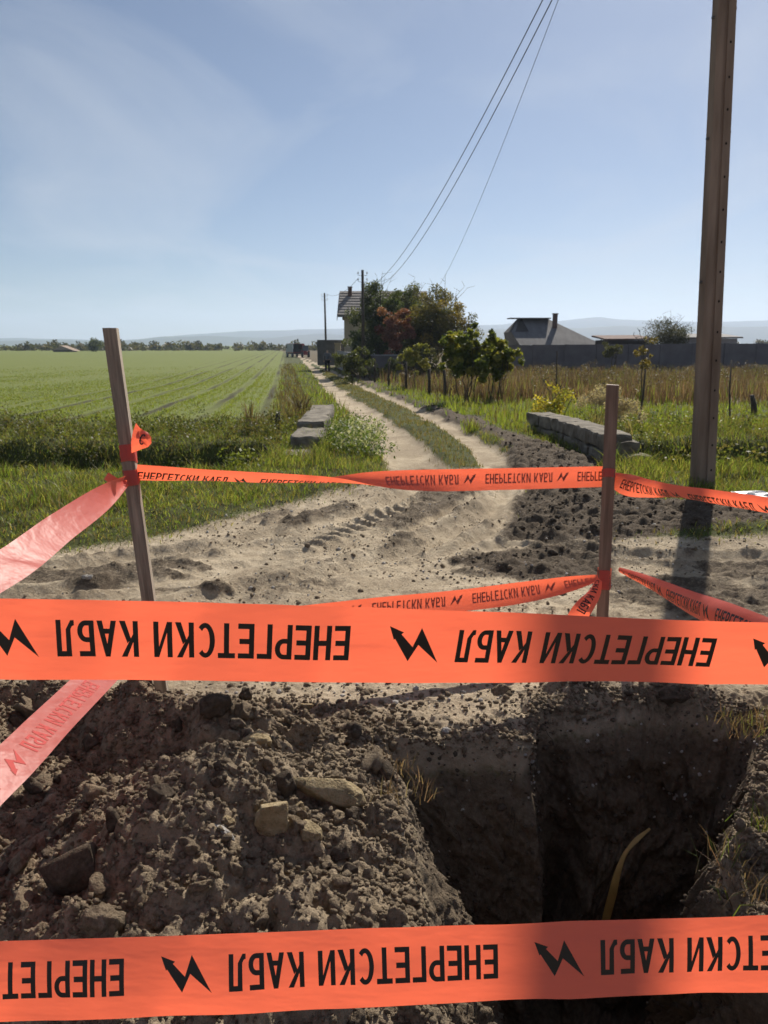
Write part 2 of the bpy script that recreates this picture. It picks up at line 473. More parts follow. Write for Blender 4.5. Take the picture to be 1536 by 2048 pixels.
def clod_material(name, c1, c2, c3, fine=55):
    m, nt, bs, out = new_mat(name)
    tc = nt.nodes.new('ShaderNodeNewGeometry')
    oi = nt.nodes.new('ShaderNodeObjectInfo')
    f = noise(nt, tc.outputs['Position'], fine, 5, .65); g = noise(nt, tc.outputs['Position'], fine * 4, 3, .7)
    c = ramp(nt, f, ((.25, c1), (.5, c2), (.78, c3)))
    c = mixc(nt, math_n(nt, 'MULTIPLY', oi.outputs['Random'], .35), c, mixc(nt, .5, c, (.05, .04, .03)))
    nt.links.new(c, bs.inputs['Base Color'])
    bs.inputs['Roughness'].default_value = .95; bs.inputs['Specular IOR Level'].default_value = .1
    bump(nt, bs, math_n(nt, 'ADD', f, math_n(nt, 'MULTIPLY', g, .6)), 1.0, .012)
    return m
M['clod'] = clod_material('soil_clod', (.124, .094, .064), (.245, .19, .13), (.38, .305, .214))
M['clod_dark'] = clod_material('moist_clod', (.062, .047, .034), (.12, .093, .068), (.188, .15, .11))
M['sandstone'] = clod_material('sandstone', (.20, .15, .085), (.34, .265, .155), (.46, .38, .25), 30)
M['paleston'] = clod_material('pale_stone', (.33, .31, .28), (.46, .43, .39), (.6, .57, .53), 30)
M['pit'] = clod_material('pit_wall', (.055, .043, .033), (.105, .083, .062), (.185, .15, .112), 22)
M['leaf'] = leafy('leaves')
M['grass'] = leafy('grass_blades', .5, .5)
M['straw'] = leafy('dry_stalks', .7, .4)
M['wood'] = simple('weathered_timber', (.15, .122, .092), (.44, .37, .29), 5, .85, .5, .004, (9, 9, .55))
M['wood_brown'] = simple('brown_timber', (.13, .088, .066), (.31, .215, .165), 4, .8, .4, .003, (9, 9, .5))
M['bark'] = simple('bark', (.04, .032, .025), (.10, .082, .065), 9, .95, .5, .01, (3, 3, .8))
M['pole'] = simple('pole_concrete', (.16, .112, .083), (.31, .23, .178), 2.2, .9, .3, .004, (2.5, 2.5, .4))
M['pole_foot'] = simple('pole_foot_concrete', (.16, .155, .145), (.27, .26, .24), 3, .9, .3, .004)
M['steel'] = simple('galvanised_steel', (.10, .10, .10), (.17, .17, .17), 12, .5, 0)
M['hole'] = simple('hole_dark', (.008, .007, .006), (.014, .012, .011), 12, .9, 0)
M['concrete'] = simple('old_concrete', (.085, .072, .054), (.25, .218, .17), 4.5, .95, .6, .015)
M['plaster'] = simple('cream_plaster', (.42, .35, .24), (.52, .44, .31), 1.2, .9, .1, .01)
M['plaster_grey'] = simple('grey_plaster', (.22, .21, .21), (.32, .31, .31), 1.5, .9, .2, .01)
M['wallpaint'] = simple('grey_block_wall', (.12, .108, .11), (.175, .16, .16), 1.0, .9, .2, .01)
M['gate'] = simple('dark_gate', (.065, .068, .072), (.105, .11, .115), 2, .7, 0)
M['rooft'] = simple('roof_tiles', (.16, .145, .135), (.25, .225, .21), 3, .85, .5, .03)
M['fibre'] = simple('roof_sheets', (.12, .115, .115), (.18, .172, .17), 2.2, .85, .4, .03, (1, .3, .3))
M['brick_red'] = simple('chimney_brick', (.09, .055, .045), (.16, .09, .07), 6, .9, .3, .01)
M['darkwood'] = simple('dark_boards', (.035, .03, .028), (.06, .05, .045), 4, .9, .2, .01)
M['tile_red'] = simple('hut_roof', (.26, .19, .15), (.36, .28, .22), 2, .9, .2, .01)
M['glass'] = simple('dark_pane', (.02, .025, .03), (.035, .04, .05), 3, .12, 0, spec=.6)
M['car_red'] = simple('red_paint', (.22, .018, .018), (.30, .03, .028), 3, .35, 0, spec=.5)
M['white_metal'] = simple('white_paint', (.55, .55, .55), (.68, .68, .67), 3, .5, 0)
M['grey_metal'] = simple('grey_paint', (.20, .21, .23), (.30, .31, .33), 3, .5, 0)
M['rubber'] = simple('rubber', (.012, .012, .012), (.025, .025, .025), 8, .8, 0)
M['skin'] = simple('skin', (.38, .24, .17), (.45, .29, .21), 6, .6, 0)
M['jacket'] = simple('grey_jacket', (.085, .092, .11), (.13, .14, .16), 10, .9, .3, .004)
M['trouser'] = simple('dark_trousers', (.012, .013, .017), (.022, .023, .028), 10, .9, .2, .004)
M['hair'] = simple('grey_hair', (.12, .11, .10), (.2, .19, .18), 20, .8, .2, .004)
M['plastic_white'] = simple('white_plastic', (.7, .7, .69), (.82, .82, .8), 6, .4, .3, .01)
M['wire'] = simple('wire', (.05, .05, .055), (.09, .09, .10), 4, .5, 0)
M['yellow'] = simple('dull_yellow_plastic', (.20, .125, .035), (.36, .25, .085), 9, .7, .3, .003)
M['hills'] = simple('hill_woods', (.03, .045, .03), (.075, .085, .05), .004, .95, 0)

def tape_material(name, col, tcol):
    m, nt, bs, out = new_mat(name)
    v = coords(nt, 'Object')
    f = noise(nt, v, 6, 4)
    c = mixc(nt, f, tuple(x * .92 for x in col), col)
    nt.links.new(c, bs.inputs['Base Color'])
    bs.inputs['Roughness'].default_value = .40
    bs.inputs['Specular IOR Level'].default_value = .3
    tr = nt.nodes.new('ShaderNodeBsdfTranslucent'); tr.inputs['Color'].default_value = (*tcol, 1)
    mx = nt.nodes.new('ShaderNodeMixShader'); mx.inputs[0].default_value = .6
    nt.links.new(bs.outputs[0], mx.inputs[1]); nt.links.new(tr.outputs[0], mx.inputs[2])
    nt.links.new(mx.outputs[0], out.inputs[0])
    st = coords(nt, 'Object', (.55, 1, 1.5))
    fine = noise(nt, st, 16, 3); wide = noise(nt, coords(nt, 'Object', (.35, 1, 1.8)), 4.5, 4)
    hgt = math_n(nt, 'ADD', math_n(nt, 'MULTIPLY', fine, .35), wide)
    b_ = bump(nt, bs, hgt, .45, .02)
    nt.links.new(b_.outputs[0], tr.inputs['Normal'])
    thick = ramp(nt, wide, ((.3, tuple(x * .88 for x in tcol)), (.65, tcol)))
    nt.links.new(thick, tr.inputs['Color'])
    return m
M['tape'] = tape_material('orange_film', (.90, .225, .195), (.98, .17, .075))
mi, nti, bsi, outi = new_mat('black_ink')
bsi.inputs['Base Color'].default_value = (.012, .010, .011, 1); bsi.inputs['Roughness'].default_value = .5
M['ink'] = mi
mf, ntf, bsf, outf = new_mat('faint_ink')
bsf.inputs['Base Color'].default_value = (.50, .10, .09, 1); bsf.inputs['Roughness'].default_value = .9; bsf.inputs['Specular IOR Level'].default_value = .05
M['ink_faint'] = mf

# ------------------------------------------------------------------ object helpers
ORG = {}
def tag(o, label=None, cat=None, group=None, kind=None):
    if label: o['label'] = label
    if cat: o['category'] = cat
    if group: o['group'] = group
    if kind: o['kind'] = kind
    return o

def thing(name, label, cat, loc, group=None):
    o = bpy.data.objects.new(name, None); COL.objects.link(o)
    o.location = loc; o.empty_display_size = .1
    ORG[o] = Vector(loc)
    return tag(o, label, cat, group)

def link(name, me, mat, parent=None, origin=None):
    if mat is not None and len(me.materials) == 0: me.materials.append(mat)
    o = bpy.data.objects.new(name, me); COL.objects.link(o)
    org = Vector(origin) if origin is not None else Vector((0, 0, 0))
    if parent is not None:
        o.parent = parent
        o.location = org - ORG[parent]
    else:
        o.location = org
    ORG[o] = org
    return o

def mesh_obj(name, verts, faces, mat, parent=None, origin=None, smooth=False):
    """verts in world coordinates"""
    if origin is None:
        origin = ORG[parent] if parent is not None else (0, 0, 0)
    org = Vector(origin)
    me = bpy.data.meshes.new(name)
    me.from_pydata([tuple(Vector(v) - org) for v in verts], [], faces)
    if smooth: me.polygons.foreach_set('use_smooth', [True] * len(me.polygons))
    me.update()
    return link(name, me, mat, parent, org)

def np_mesh(name, V, F, mat, parent=None, origin=(0, 0, 0), smooth=True, col=None):
    """V (n,3) world, F (m,3) or (m,4) int"""
    V = np.asarray(V, np.float64) - np.array(origin)
    k = F.shape[1]
    me = bpy.data.meshes.new(name)
    me.vertices.add(len(V)); me.vertices.foreach_set('co', V.astype(np.float32).ravel())
    me.loops.add(F.size); me.loops.foreach_set('vertex_index', F.astype(np.int32).ravel())
    me.polygons.add(len(F))
    me.polygons.foreach_set('loop_start', np.arange(0, F.size, k, dtype=np.int32))
    if smooth: me.polygons.foreach_set('use_smooth', np.ones(len(F), bool))
    if col is not None:
        a = me.attributes.new('col', 'FLOAT_COLOR', 'POINT')
        c4 = np.ones((len(V), 4), np.float32); c4[:, :3] = col
        a.data.foreach_set('color', c4.ravel())
    me.update(calc_edges=True); me.validate()
    return link(name, me, mat, parent, origin)

class MB:
    """collects simple shapes into one mesh"""
    def __init__(s): s.v = []; s.f = []
    def add(s, vs, fs):
        b = len(s.v); s.v += [Vector(v) for v in vs]; s.f += [tuple(i + b for i in f) for f in fs]; return s
    def box(s, c, size, rz=0, taper=1.0, rx=0):
        c = Vector(c); hx, hy, hz = (q / 2 for q in size)
        rot = Matrix.Rotation(rz, 3, 'Z') @ Matrix.Rotation(rx, 3, 'X')
        vs = []
        for z, k in ((-hz, 1), (hz, taper)):
            for x, y in ((-hx, -hy), (hx, -hy), (hx, hy), (-hx, hy)):
                vs.append(c + rot @ Vector((x * k, y * k, z)))
        return s.add(vs, [(0, 3, 2, 1), (4, 5, 6, 7), (0, 1, 5, 4), (1, 2, 6, 5), (2, 3, 7, 6), (3, 0, 4, 7)])
    def tube(s, pts, rad, n=6, cap=True):
        pts = [Vector(p) for p in pts]
        if not hasattr(rad, '__len__'): rad = [rad] * len(pts)
        vs = []
        for i, p in enumerate(pts):
            t = (pts[min(i + 1, len(pts) - 1)] - pts[max(i - 1, 0)])
            t = t.normalized() if t.length > 1e-9 else Vector((0, 0, 1))
            a = t.cross(Vector((0, 0, 1)) if abs(t.z) < .9 else Vector((1, 0, 0))).normalized(); b = t.cross(a)
            for k in range(n):
                w = 2 * math.pi * k / n
                vs.append(p + (a * math.cos(w) + b * math.sin(w)) * rad[i])
        fs = []
        for i in range(len(pts) - 1):
            for k in range(n):
                fs.append((i * n + k, i * n + (k + 1) % n, (i + 1) * n + (k + 1) % n, (i + 1) * n + k))
        if cap:
            fs.append(tuple(range(n))); fs.append(tuple(reversed(range((len(pts) - 1) * n, len(pts) * n))))
        return s.add(vs, fs)
    def prism(s, poly, axis, length):
        n = len(poly); ax = Vector(axis) * length
        vs = [Vector(p) for p in poly] + [Vector(p) + ax for p in poly]
        fs = [tuple(reversed(range(n))), tuple(range(n, 2 * n))] + [(i, (i + 1) % n, n + (i + 1) % n, n + i) for i in range(n)]
        return s.add(vs, fs)
    def build(s, name, mat, parent=None, smooth=False, bevel=0):
        o = mesh_obj(name, s.v, s.f, mat, parent, smooth=smooth)
        bm = bmesh.new(); bm.from_mesh(o.data); bmesh.ops.recalc_face_normals(bm, faces=bm.faces)
        if bevel:
            bmesh.ops.bevel(bm, geom=list(bm.edges), offset=bevel, segments=2, affect='EDGES', profile=.6)
        bm.to_mesh(o.data); bm.free()
        return o

# ------------------------------------------------------------------ the ground sheet
def build_ground():
    a_d = np.arange(-40, 40.01, .2)
    a_c = np.arange(44, 316.1, 4.0)
    ang = np.radians(np.concatenate([a_d, a_c])); na = len(ang)
    rs = [.15, .35, .6, .85, 1.05]
    r = 1.15
    while r < 6000:
        rs.append(r)
        if r < 4.4: r += .0085
        elif r < 14: r *= 1.0042
        elif r < 60: r *= 1.012
        else: r *= 1.06
    rs = np.array(rs); nr = len(rs)
    RR, AA = np.meshgrid(rs, ang, indexing='ij')
    x = (RR * np.sin(AA)).ravel(); y = (RR * np.cos(AA)).ravel()
    z = ground_z(x, y); m = masks(x, y)
    pit = np.full(len(x), 9.0); nb = (np.hypot(x - .8, y - 2.4) < 2); pit[nb] = poly_sdf(x[nb], y[nb], PIT)
    z = z - .04 * (1 - sstep(-.05, .04, pit))
    V = np.stack([x, y, z], 1)
    i = np.arange(nr - 1)[:, None] * na; j = np.arange(na)[None, :]; j2 = (j + 1) % na
    F = np.stack([i + j, i + j2, i + na + j2, i + na + j], -1).reshape(-1, 4)
    # smooth normals of the whole sheet, kept when it is split
    p = V.reshape(nr, na, 3)
    du = np.gradient(p, axis=0); dv = np.roll(p, -1, 1) - np.roll(p, 1, 1)
    nn = np.cross(dv, du); nn /= np.linalg.norm(nn, axis=2, keepdims=True) + 1e-12
    nn[nn[..., 2] < 0] *= -1
    NN = nn.reshape(-1, 3)
    keep = ~(pit[F] < -.012).all(1)
    F = F[keep]
    fm = {k: m[k][F].mean(1) for k in ('dirt', 'dark', 'spoil', 'field', 'dry')}
    cls = np.zeros(len(F), int)
    cls[fm['dry'] > .5] = 4
    cls[fm['field'] > .5] = 1
    cls[fm['dirt'] > .5] = 2
    cls[fm['dark'] > .5] = 5
    cls[fm['spoil'] > .5] = 3
    res = {}
    for c, nm in enumerate(('grass_verge_ground', 'crop_field', 'dirt_road', 'soil_heap', 'weedy_plot_ground', 'trench_backfill')):
        f = F[cls == c]
        u, inv = np.unique(f, return_inverse=True)
        o = np_mesh(nm, V[u], inv.reshape(-1, 4), M['earth'])
        for k in fm:
            a = o.data.attributes.new(k, 'FLOAT', 'POINT'); a.data.foreach_set('value', m[k][u].astype(np.float32))
        o.data.normals_split_custom_set_from_vertices(NN[u])
        tag(o, kind='structure'); res[nm] = o
    return res
GROUND = build_ground()
GROUND['soil_heap']['label'] = 'crumbly dug soil heaped beside the pit'

# ------------------------------------------------------------------ the pit
def build_pit():
    cx, cy = .72, 2.35
    ns = 640
    # resample the rim by angle round the centre
    rim = []
    seg = np.vstack([PIT, PIT[:1]])
    L = np.r_[0, np.cumsum(np.hypot(*np.diff(seg, axis=0).T))]
    s = np.linspace(0, L[-1], ns, endpoint=False)
    rx = np.interp(s, L, seg[:, 0]); ry = np.interp(s, L, seg[:, 1])
    jit = .012 * fbm(s * 14, s * 0 + 5, 2, 66)
    dx, dy = rx - cx, ry - cy; dl = np.hypot(dx, dy)
    ux, uy = dx / dl, dy / dl
    rows, lev = [], []
    depth = 1.25
    for o_, zz in ((.12, -.05), (.085, -.02), (.055, -.002), (.03, .004), (.012, -.002), (-.004, -.018), (-.016, -.045)):
        X = rx + ux * (o_ + jit); Y = ry + uy * (o_ + jit)
        rows.append((X, Y, ground_z(X, Y, True) + zz)); lev.append(0)
    top = rows[-1][2]
    nw = 100
    # how far each wall leans back: steep on the cut block's face, slumped elsewhere
    slope = .05 + .42 * sstep(.78, 1.0, rx) * sstep(3.2, 3.4, ry) + .42 * sstep(1.1, 1.3, rx) * (1 - sstep(3.1, 3.4, ry)) + .20 * (1 - sstep(.2, .4, rx)) * (1 - sstep(2.9, 3.1, ry)) + .30 * (1 - sstep(.60, .70, rx)) * sstep(3.05, 3.13, ry)
    blockm = (1 - sstep(.60, .70, rx)) * sstep(3.0, 3.1, ry)
    slump = sstep(.7, .85, rx)
    for k in range(1, nw + 1):
        t = k / nw
        zz = top - depth * t
        inn = .016 + slope * t ** .8
        n3 = (.05 + .09 * slump) * fbm(s * 2.6, s * 0 + t * 3.2, 4, 62) + .03 * fbm(s * 12, s * 0 + t * 15, 3, 63)
        n3 = n3 - .03 - .14 * .5 * lumps(s, s * 0 + t * depth, .14, 64) * (.4 + slump) - .05 * .8 * lumps(s, s * 0 + t * depth, .05, 67) - .025 * .8 * lumps(s, s * 0 + t * depth, .025, 68) + .03 * np.sin(t * 9 + s) * t
        o_ = -inn + n3 * min(1, t * 4) + jit
        wx = min(1, t * 3) * (.10 * fbm(ry * 1.5 + t * 2.2, s * 0 + 7.7 + rx, 3, 69) + .05 * fbm(t * 7 + rx * 2, s * 0 + ry * 2, 2, 70) + .05 * blockm * math.sin(t * 5.5))
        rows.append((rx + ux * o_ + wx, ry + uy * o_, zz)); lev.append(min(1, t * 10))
    bx, by, bz = rows[-1]
    for k in range(1, 15):
        t = min(k / 14, .9995)
        X = bx + (cx - bx) * t; Y = by + (cy - by) * t
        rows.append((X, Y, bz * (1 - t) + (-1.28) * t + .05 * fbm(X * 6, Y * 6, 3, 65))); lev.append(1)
    V = np.concatenate([np.stack(r_, 1) for r_ in rows])
    nr = len(rows)
    i = np.arange(nr - 1)[:, None] * ns; j = np.arange(ns)[None, :]; j2 = (j + 1) % ns
    F = np.stack([i + j, i + ns + j, i + ns + j2, i + j2], -1).reshape(-1, 4)
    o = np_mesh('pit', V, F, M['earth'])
    m = masks(V[:, 0], V[:, 1]); lv = np.repeat(np.array(lev, float), ns) * (1 - .32 * np.tile(blockm, nr) * np.clip(1 + V[:, 2] * 1.1, 0, 1))  # block face coloured less dark, painting in the light it catches
    m['spoil'] = m['spoil'] * (1 - lv * .75); m['dark'] = np.maximum(m['dark'], lv); m['dirt'] = m['dirt'] * (1 - lv)  # pit shade painted into the colour: walls and floor take the dark tone
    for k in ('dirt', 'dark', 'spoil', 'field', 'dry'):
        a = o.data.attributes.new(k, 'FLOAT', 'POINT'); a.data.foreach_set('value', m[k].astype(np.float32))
    bm = bmesh.new(); bm.from_mesh(o.data); bmesh.ops.recalc_face_normals(bm, faces=bm.faces)
    if sum(f.normal.z for f in bm.faces) < 0: bmesh.ops.reverse_faces(bm, faces=bm.faces)
    bm.to_mesh(o.data); bm.free()
    tag(o, 'deep dark pit dug behind the front tapes', kind='structure')
    return o, V[ns * 5: ns * 75]
PITO, PIT_V = build_pit()

# ------------------------------------------------------------------ clods and stones
def rock_mesh(name, sub, seed, rough=.22, flat=1.0, angular=False, mat=None):
    bm = bmesh.new(); bmesh.ops.create_icosphere(bm, subdivisions=sub, radius=1)
    rr = random.Random(seed)
    planes = []
    for _ in range(9 if angular else 0):
        n = Vector((rr.gauss(0, 1), rr.gauss(0, 1), rr.gauss(0, 1))).normalized(); planes.append((n, rr.uniform(.55, .8)))
    from mathutils import noise as mn
    off = Vector((seed * 3.1, seed * 1.7, seed * .9))
    for v in bm.verts:
        d = v.co.normalized()
        k = 1 + rough * mn.noise(d * 1.6 + off) * 1.6 + rough * .55 * mn.noise(d * 4.2 + off) + rough * .3 * mn.noise(d * 9 + off)
        q = d * k
        for n, h in planes:
            e = q.dot(n) - h
            if e > 0: q -= n * e * .92
        v.co = Vector((q.x, q.y, q.z * flat))
    me = bpy.data.meshes.new(name); bm.to_mesh(me); bm.free()
    me.polygons.foreach_set('use_smooth', [True] * len(me.polygons))
    if mat: me.materials.append(mat)
    return me

def scatter_stuff(name, pts, sizes, mat, parent, sub_big=True, label=None, colr=None):
    """many little lumps joined in one mesh"""
    protos = []
    for k in range(5):
        me = rock_mesh('p', 1, 50 + k, .55, 1, True)
        v = np.empty(len(me.vertices) * 3); me.vertices.foreach_get('co', v); v = v.reshape(-1, 3)
        f = np.array([p.vertices[:] for p in me.polygons]); protos.append((v, f)); bpy.data.meshes.remove(me)
    bmx = bmesh.new(); bmesh.ops.create_icosphere(bmx, subdivisions=1, radius=1) ; bmx.free()
    t = (1 + 5 ** .5) / 2
    iv = np.array([(-1, t, 0), (1, t, 0), (-1, -t, 0), (1, -t, 0), (0, -1, t), (0, 1, t), (0, -1, -t), (0, 1, -t), (t, 0, -1), (t, 0, 1), (-t, 0, -1), (-t, 0, 1)]) / math.hypot(1, t)
    if_ = np.array([(0, 11, 5), (0, 5, 1), (0, 1, 7), (0, 7, 10), (0, 10, 11), (1, 5, 9), (5, 11, 4), (11, 10, 2), (10, 7, 6), (7, 1, 8), (3, 9, 4), (3, 4, 2), (3, 2, 6), (3, 6, 8), (3, 8, 9), (4, 9, 5), (2, 4, 11), (6, 2, 10), (8, 6, 7), (9, 8, 1)])
    Vs, Fs, b = [], [], 0
    for (x, y, z), s in zip(pts, sizes):
        v, f = protos[random.randrange(5)] if (sub_big and s > .0125) else (iv * rng.uniform(.55, 1.3, (12, 1)), if_)
        a = rng.uniform(0, 6.283); ca, sa = math.cos(a), math.sin(a)
        sc = s * rng.uniform(.75, 1.25, 3) * np.array([1, 1, .8])
        w = v * sc
        w = np.stack([w[:, 0] * ca - w[:, 1] * sa, w[:, 0] * sa + w[:, 1] * ca, w[:, 2]], 1) + (x, y, z)
        Vs.append(w); Fs.append(f + b); b += len(v)
    o = np_mesh(name, np.concatenate(Vs), np.concatenate(Fs), mat, parent)
    tag(o, label, kind='stuff')
    return o

def spoil_points(n, r0, r1, a0=-38, a1=38):
    a = np.radians(rng.uniform(a0, a1, n)); r = np.sqrt(rng.uniform(r0 * r0, r1 * r1, n))
    x, y = r * np.sin(a), r * np.cos(a)
    m = masks(x, y)
    ok = (rng.random(n) < m['spoil'] * (.35 + .65 * vnoise(x * 3, y * 3, 71))) & (poly_sdf(x, y, PIT) > .015)
    return x[ok], y[ok]

heap_o = GROUND['soil_heap']
CLODS = [rock_mesh('clod_shape', 3, 200 + k, .5, .85, angular=(k % 3 != 1), mat=M['clod'] if k % 4 else M['clod_dark']) for k in range(9)]
x, y = spoil_points(1500, 1.4, 3.75)
sz = np.sort(.011 + .018 * rng.random(len(x)) ** 1.5 + .030 * rng.random(len(x)) ** 8)[::-1][:285]
for k in range(min(285, len(x))):
    s = float(sz[k]); o = bpy.data.objects.new('clod', CLODS[k % 9]); COL.objects.link(o)
    o.location = (x[k], y[k], float(ground_z(x[k:k + 1], y[k:k + 1])[0]) + s * .25)
    o.scale = (s * random.uniform(.8, 1.3), s * random.uniform(.8, 1.2), s * random.uniform(.7, 1.05))
    o.rotation_euler = (random.uniform(0, 6), random.uniform(0, 6), random.uniform(0, 6)); o.parent = heap_o
x, y = spoil_points(46000, 1.35, 3.8)
s = .0035 + .0085 * rng.random(len(x)) ** 2.0 + .012 * rng.random(len(x)) ** 10
scatter_stuff('crumbs', np.stack([x, y, ground_z(x, y) + s * .3], 1), s, M['clod'], heap_o)

# broken bits along the rim of the pit
ti = rng.uniform(0, len(PIT), 5200); i0 = ti.astype(int); fr_ = (ti - i0)[:, None]
pr = PIT[i0] * (1 - fr_) + PIT[(i0 + 1) % len(PIT)] * fr_
dc = pr - np.array([.72, 2.35]); dc /= np.linalg.norm(dc, axis=1, keepdims=True)
pr = pr + dc * rng.normal(.035, .045, (len(pr), 1))
s = .004 + .011 * rng.random(len(pr)) ** 2.2 + .018 * rng.random(len(pr)) ** 12
inw = np.minimum(0, poly_sdf(pr[:, 0], pr[:, 1], PIT)) * -1
tag(scatter_stuff('rim_crumbs', np.stack([pr[:, 0], pr[:, 1], ground_z(pr[:, 0], pr[:, 1]) - inw * 3.0 + s * .2], 1), s, M['clod'], PITO), kind='stuff')

pv = PIT_V[rng.choice(len(PIT_V), 5200)] + rng.normal(0, .006, (5200, 3))
s = .003 + .008 * rng.random(len(pv)) ** 2.5 + .016 * rng.random(len(pv)) ** 14
scatter_stuff('wall_crumbs', pv, s, M['pit'], PITO)

rts = MB()
sel = PIT_V[(PIT_V[:, 1] > 3.0) & (PIT_V[:, 2] > -.45) & (PIT_V[:, 2] < -.03)]
for k in range(26):
    p0 = Vector(sel[rng.integers(len(sel))]); dv = Vector((random.gauss(0, .5), -.7, random.uniform(-.9, .3))).normalized()
    pts_ = [p0 - dv * .02]
    for i_ in range(7):
        dv = (dv + Vector((random.gauss(0, .35), random.gauss(-.02, .2), random.gauss(-.22, .25)))).normalized(); pts_.append(pts_[-1] + dv * random.uniform(.012, .03))
    rts.tube(pts_, [.0022 - .0002 * i_ for i_ in range(len(pts_))], 4)
tag(rts.build('roots', M['bark'], PITO), kind='stuff')
pv = sel[rng.choice(len(sel), 70)]; s = .005 + .010 * rng.random(70) ** 2
scatter_stuff('wall_pebbles', pv, s, M['paleston'], PITO)

# pebbles on the road
n = 13000
a = np.radians(rng.uniform(-36, 36, n)); r = 3.5 + 6.0 * rng.random(n) ** 1.3
x, y = r * np.sin(a), r * np.cos(a); m = masks(x, y)
ok = (rng.random(n) < np.maximum(m['dirt'], m['dark'] * .6) * (.15 + .85 * sstep(.35, .7, vnoise(x * 1.3, y * 1.3, 75)))) & (m['spoil'] < .4)
x, y, m = x[ok], y[ok], None
s = .004 + .008 * rng.random(len(x)) ** 2.4 + .020 * rng.random(len(x)) ** 18
dk = rng.random(len(x)) < .75
p = np.stack([x, y, ground_z(x, y) + s * .2], 1)
scatter_stuff('pebbles', p[~dk], s[~dk], M['paleston'], GROUND['dirt_road'])
scatter_stuff('dirt_lumps', p[dk], s[dk] * 1.1, M['clod'], GROUND['dirt_road'])
# lumps on the dark backfill
n = 9000
tt = rng.random(n) ** 1.6
x = rng.uniform(-2, 8, n); y = 6.3 + 24 * tt; m = masks(x, y)
ok = (rng.random(n) < m['dark']) & (m['dark'] > .8); x, y = x[ok], y[ok]
s = .012 + .030 * rng.random(len(x)) ** 3
scatter_stuff('backfill_lumps', np.stack([x, y, ground_z(x, y) + s * .3], 1), s, M['clod_dark'], GROUND['trench_backfill'])

# named stones of the heap: pixel, half-size (m), proportions, material
def stone(px, py, w, prop, mat, label, seed, rot=(0, 0, 0), angular=True, lift=.3, zg=None):
    # meet the real heap surface along the sight line
    d = P(px, py, 1.0) - Vector((0, 0, CAM_H))
    ts = np.arange(1.2, 8, .008)
    under = CAM_H + d.z * ts < ground_z(d.x * ts, d.y * ts)
    q = d * float(ts[int(np.argmax(under))])
    me = rock_mesh('stone', 4, seed, .26, 1.0, angular, mat)
    o = bpy.data.objects.new('stone' if mat in (M['sandstone'], M['paleston']) else 'soil_lump', me); COL.objects.link(o)
    o.location = (q.x, q.y, CAM_H + q.z + w * prop[2] * lift)
    o.scale = (w * prop[0], w * prop[1], w * prop[2]); o.rotation_euler = rot
    return tag(o, label, 'stone' if mat in (M['sandstone'], M['paleston']) else 'soil lump')
stone(545, 1655, .060, (.85, .75, 1.35), M['sandstone'], 'upright tan sandstone block standing on the soil heap', 3, (.2, .15, .3))
stone(655, 1592, .095, (1.35, .75, .55), M['sandstone'], 'large flat sandy slab half buried near the top of the heap', 4, (-.35, .3, -.2))
stone(622, 1668, .045, (1.1, .8, .7), M['sandstone'], 'small yellowish stone right of the upright tan block', 5, (.1, .2, .5))
stone(600, 1625, .030, (.9, .8, 1.1), M['sandstone'], 'little tan stone wedged above the upright tan block', 6, (.3, 0, 0))
stone(572, 1578, .048, (.9, .9, 1.1), M['clod_dark'], 'dark angular lump just behind the upright tan block', 7)
stone(458, 1645, .022, (1.0, .8, .8), M['sandstone'], 'tan chip left of the upright block', 8, (.3, .4, 0))
stone(446, 1664, .030, (1.3, .5, .35), M['paleston'], 'thin pale grey stone flake on the heap', 9, (.2, .5, -.5))
stone(158, 1752, .098, (1.1, .8, .85), M['clod_dark'], 'biggest dark soil lump low on the left of the heap', 10, (.2, -.3, .3))
stone(455, 1482, .062, (1.0, .8, .75), M['clod'], 'grey brown boulder in the shaded hollow of the heap', 11, (0, .2, .4))
stone(512, 1487, .052, (1.1, .8, .65), M['sandstone'], 'rounded pale brown stone beside the boulder in the hollow', 12, (0, 0, .2), False)
stone(430, 1418, .060, (1.1, .8, .9), M['clod_dark'], 'wide dark lump on the rear crest of the heap', 13, (0, 0, .4), False)
stone(492, 1398, .042, (.8, .8, 1.1), M['clod_dark'], 'dark lump topping the rear crest at its right end', 14, (0, 0, .1), False)
stone(322, 1596, .036, (1.1, .9, .9), M['clod_dark'], 'dark lump at the peak of the heap', 15)
stone(205, 1850, .042, (1.2, .9, .9), M['clod'], 'pale crumbly lump just above the lower front tape', 16, (.3, .2, .1), False)
stone(700, 1750, .032, (1.0, .9, 1.0), M['clod_dark'], 'dark lump in the shadow streak right of the heap', 17)
stone(612, 1415, .026, (1.2, .9, .8), M['sandstone'], 'brown stone on the dirt between the stakes', 18)
stone(1350, 1395, .060, (1.5, .8, .6), M['clod_dark'], 'long dark lump on the far right edge of the pit', 19, (0, 0, .2), False)
stone(1110, 1402, .010, (1.0, .8, 1.0), M['paleston'], 'tiny white pebble on the far edge of the pit', 20)
stone(175, 1155, .030, (1.3, .9, .6), M['paleston'], 'pale pebble lying on the road left of the leaning stake', 21, (0, 0, .2), False, .2)
stone(892, 1462, .018, (1.2, .9, .8), M['paleston'], 'pale pebble on the lip of the square-cut pit edge', 24, (0, 0, .2), False, .2)

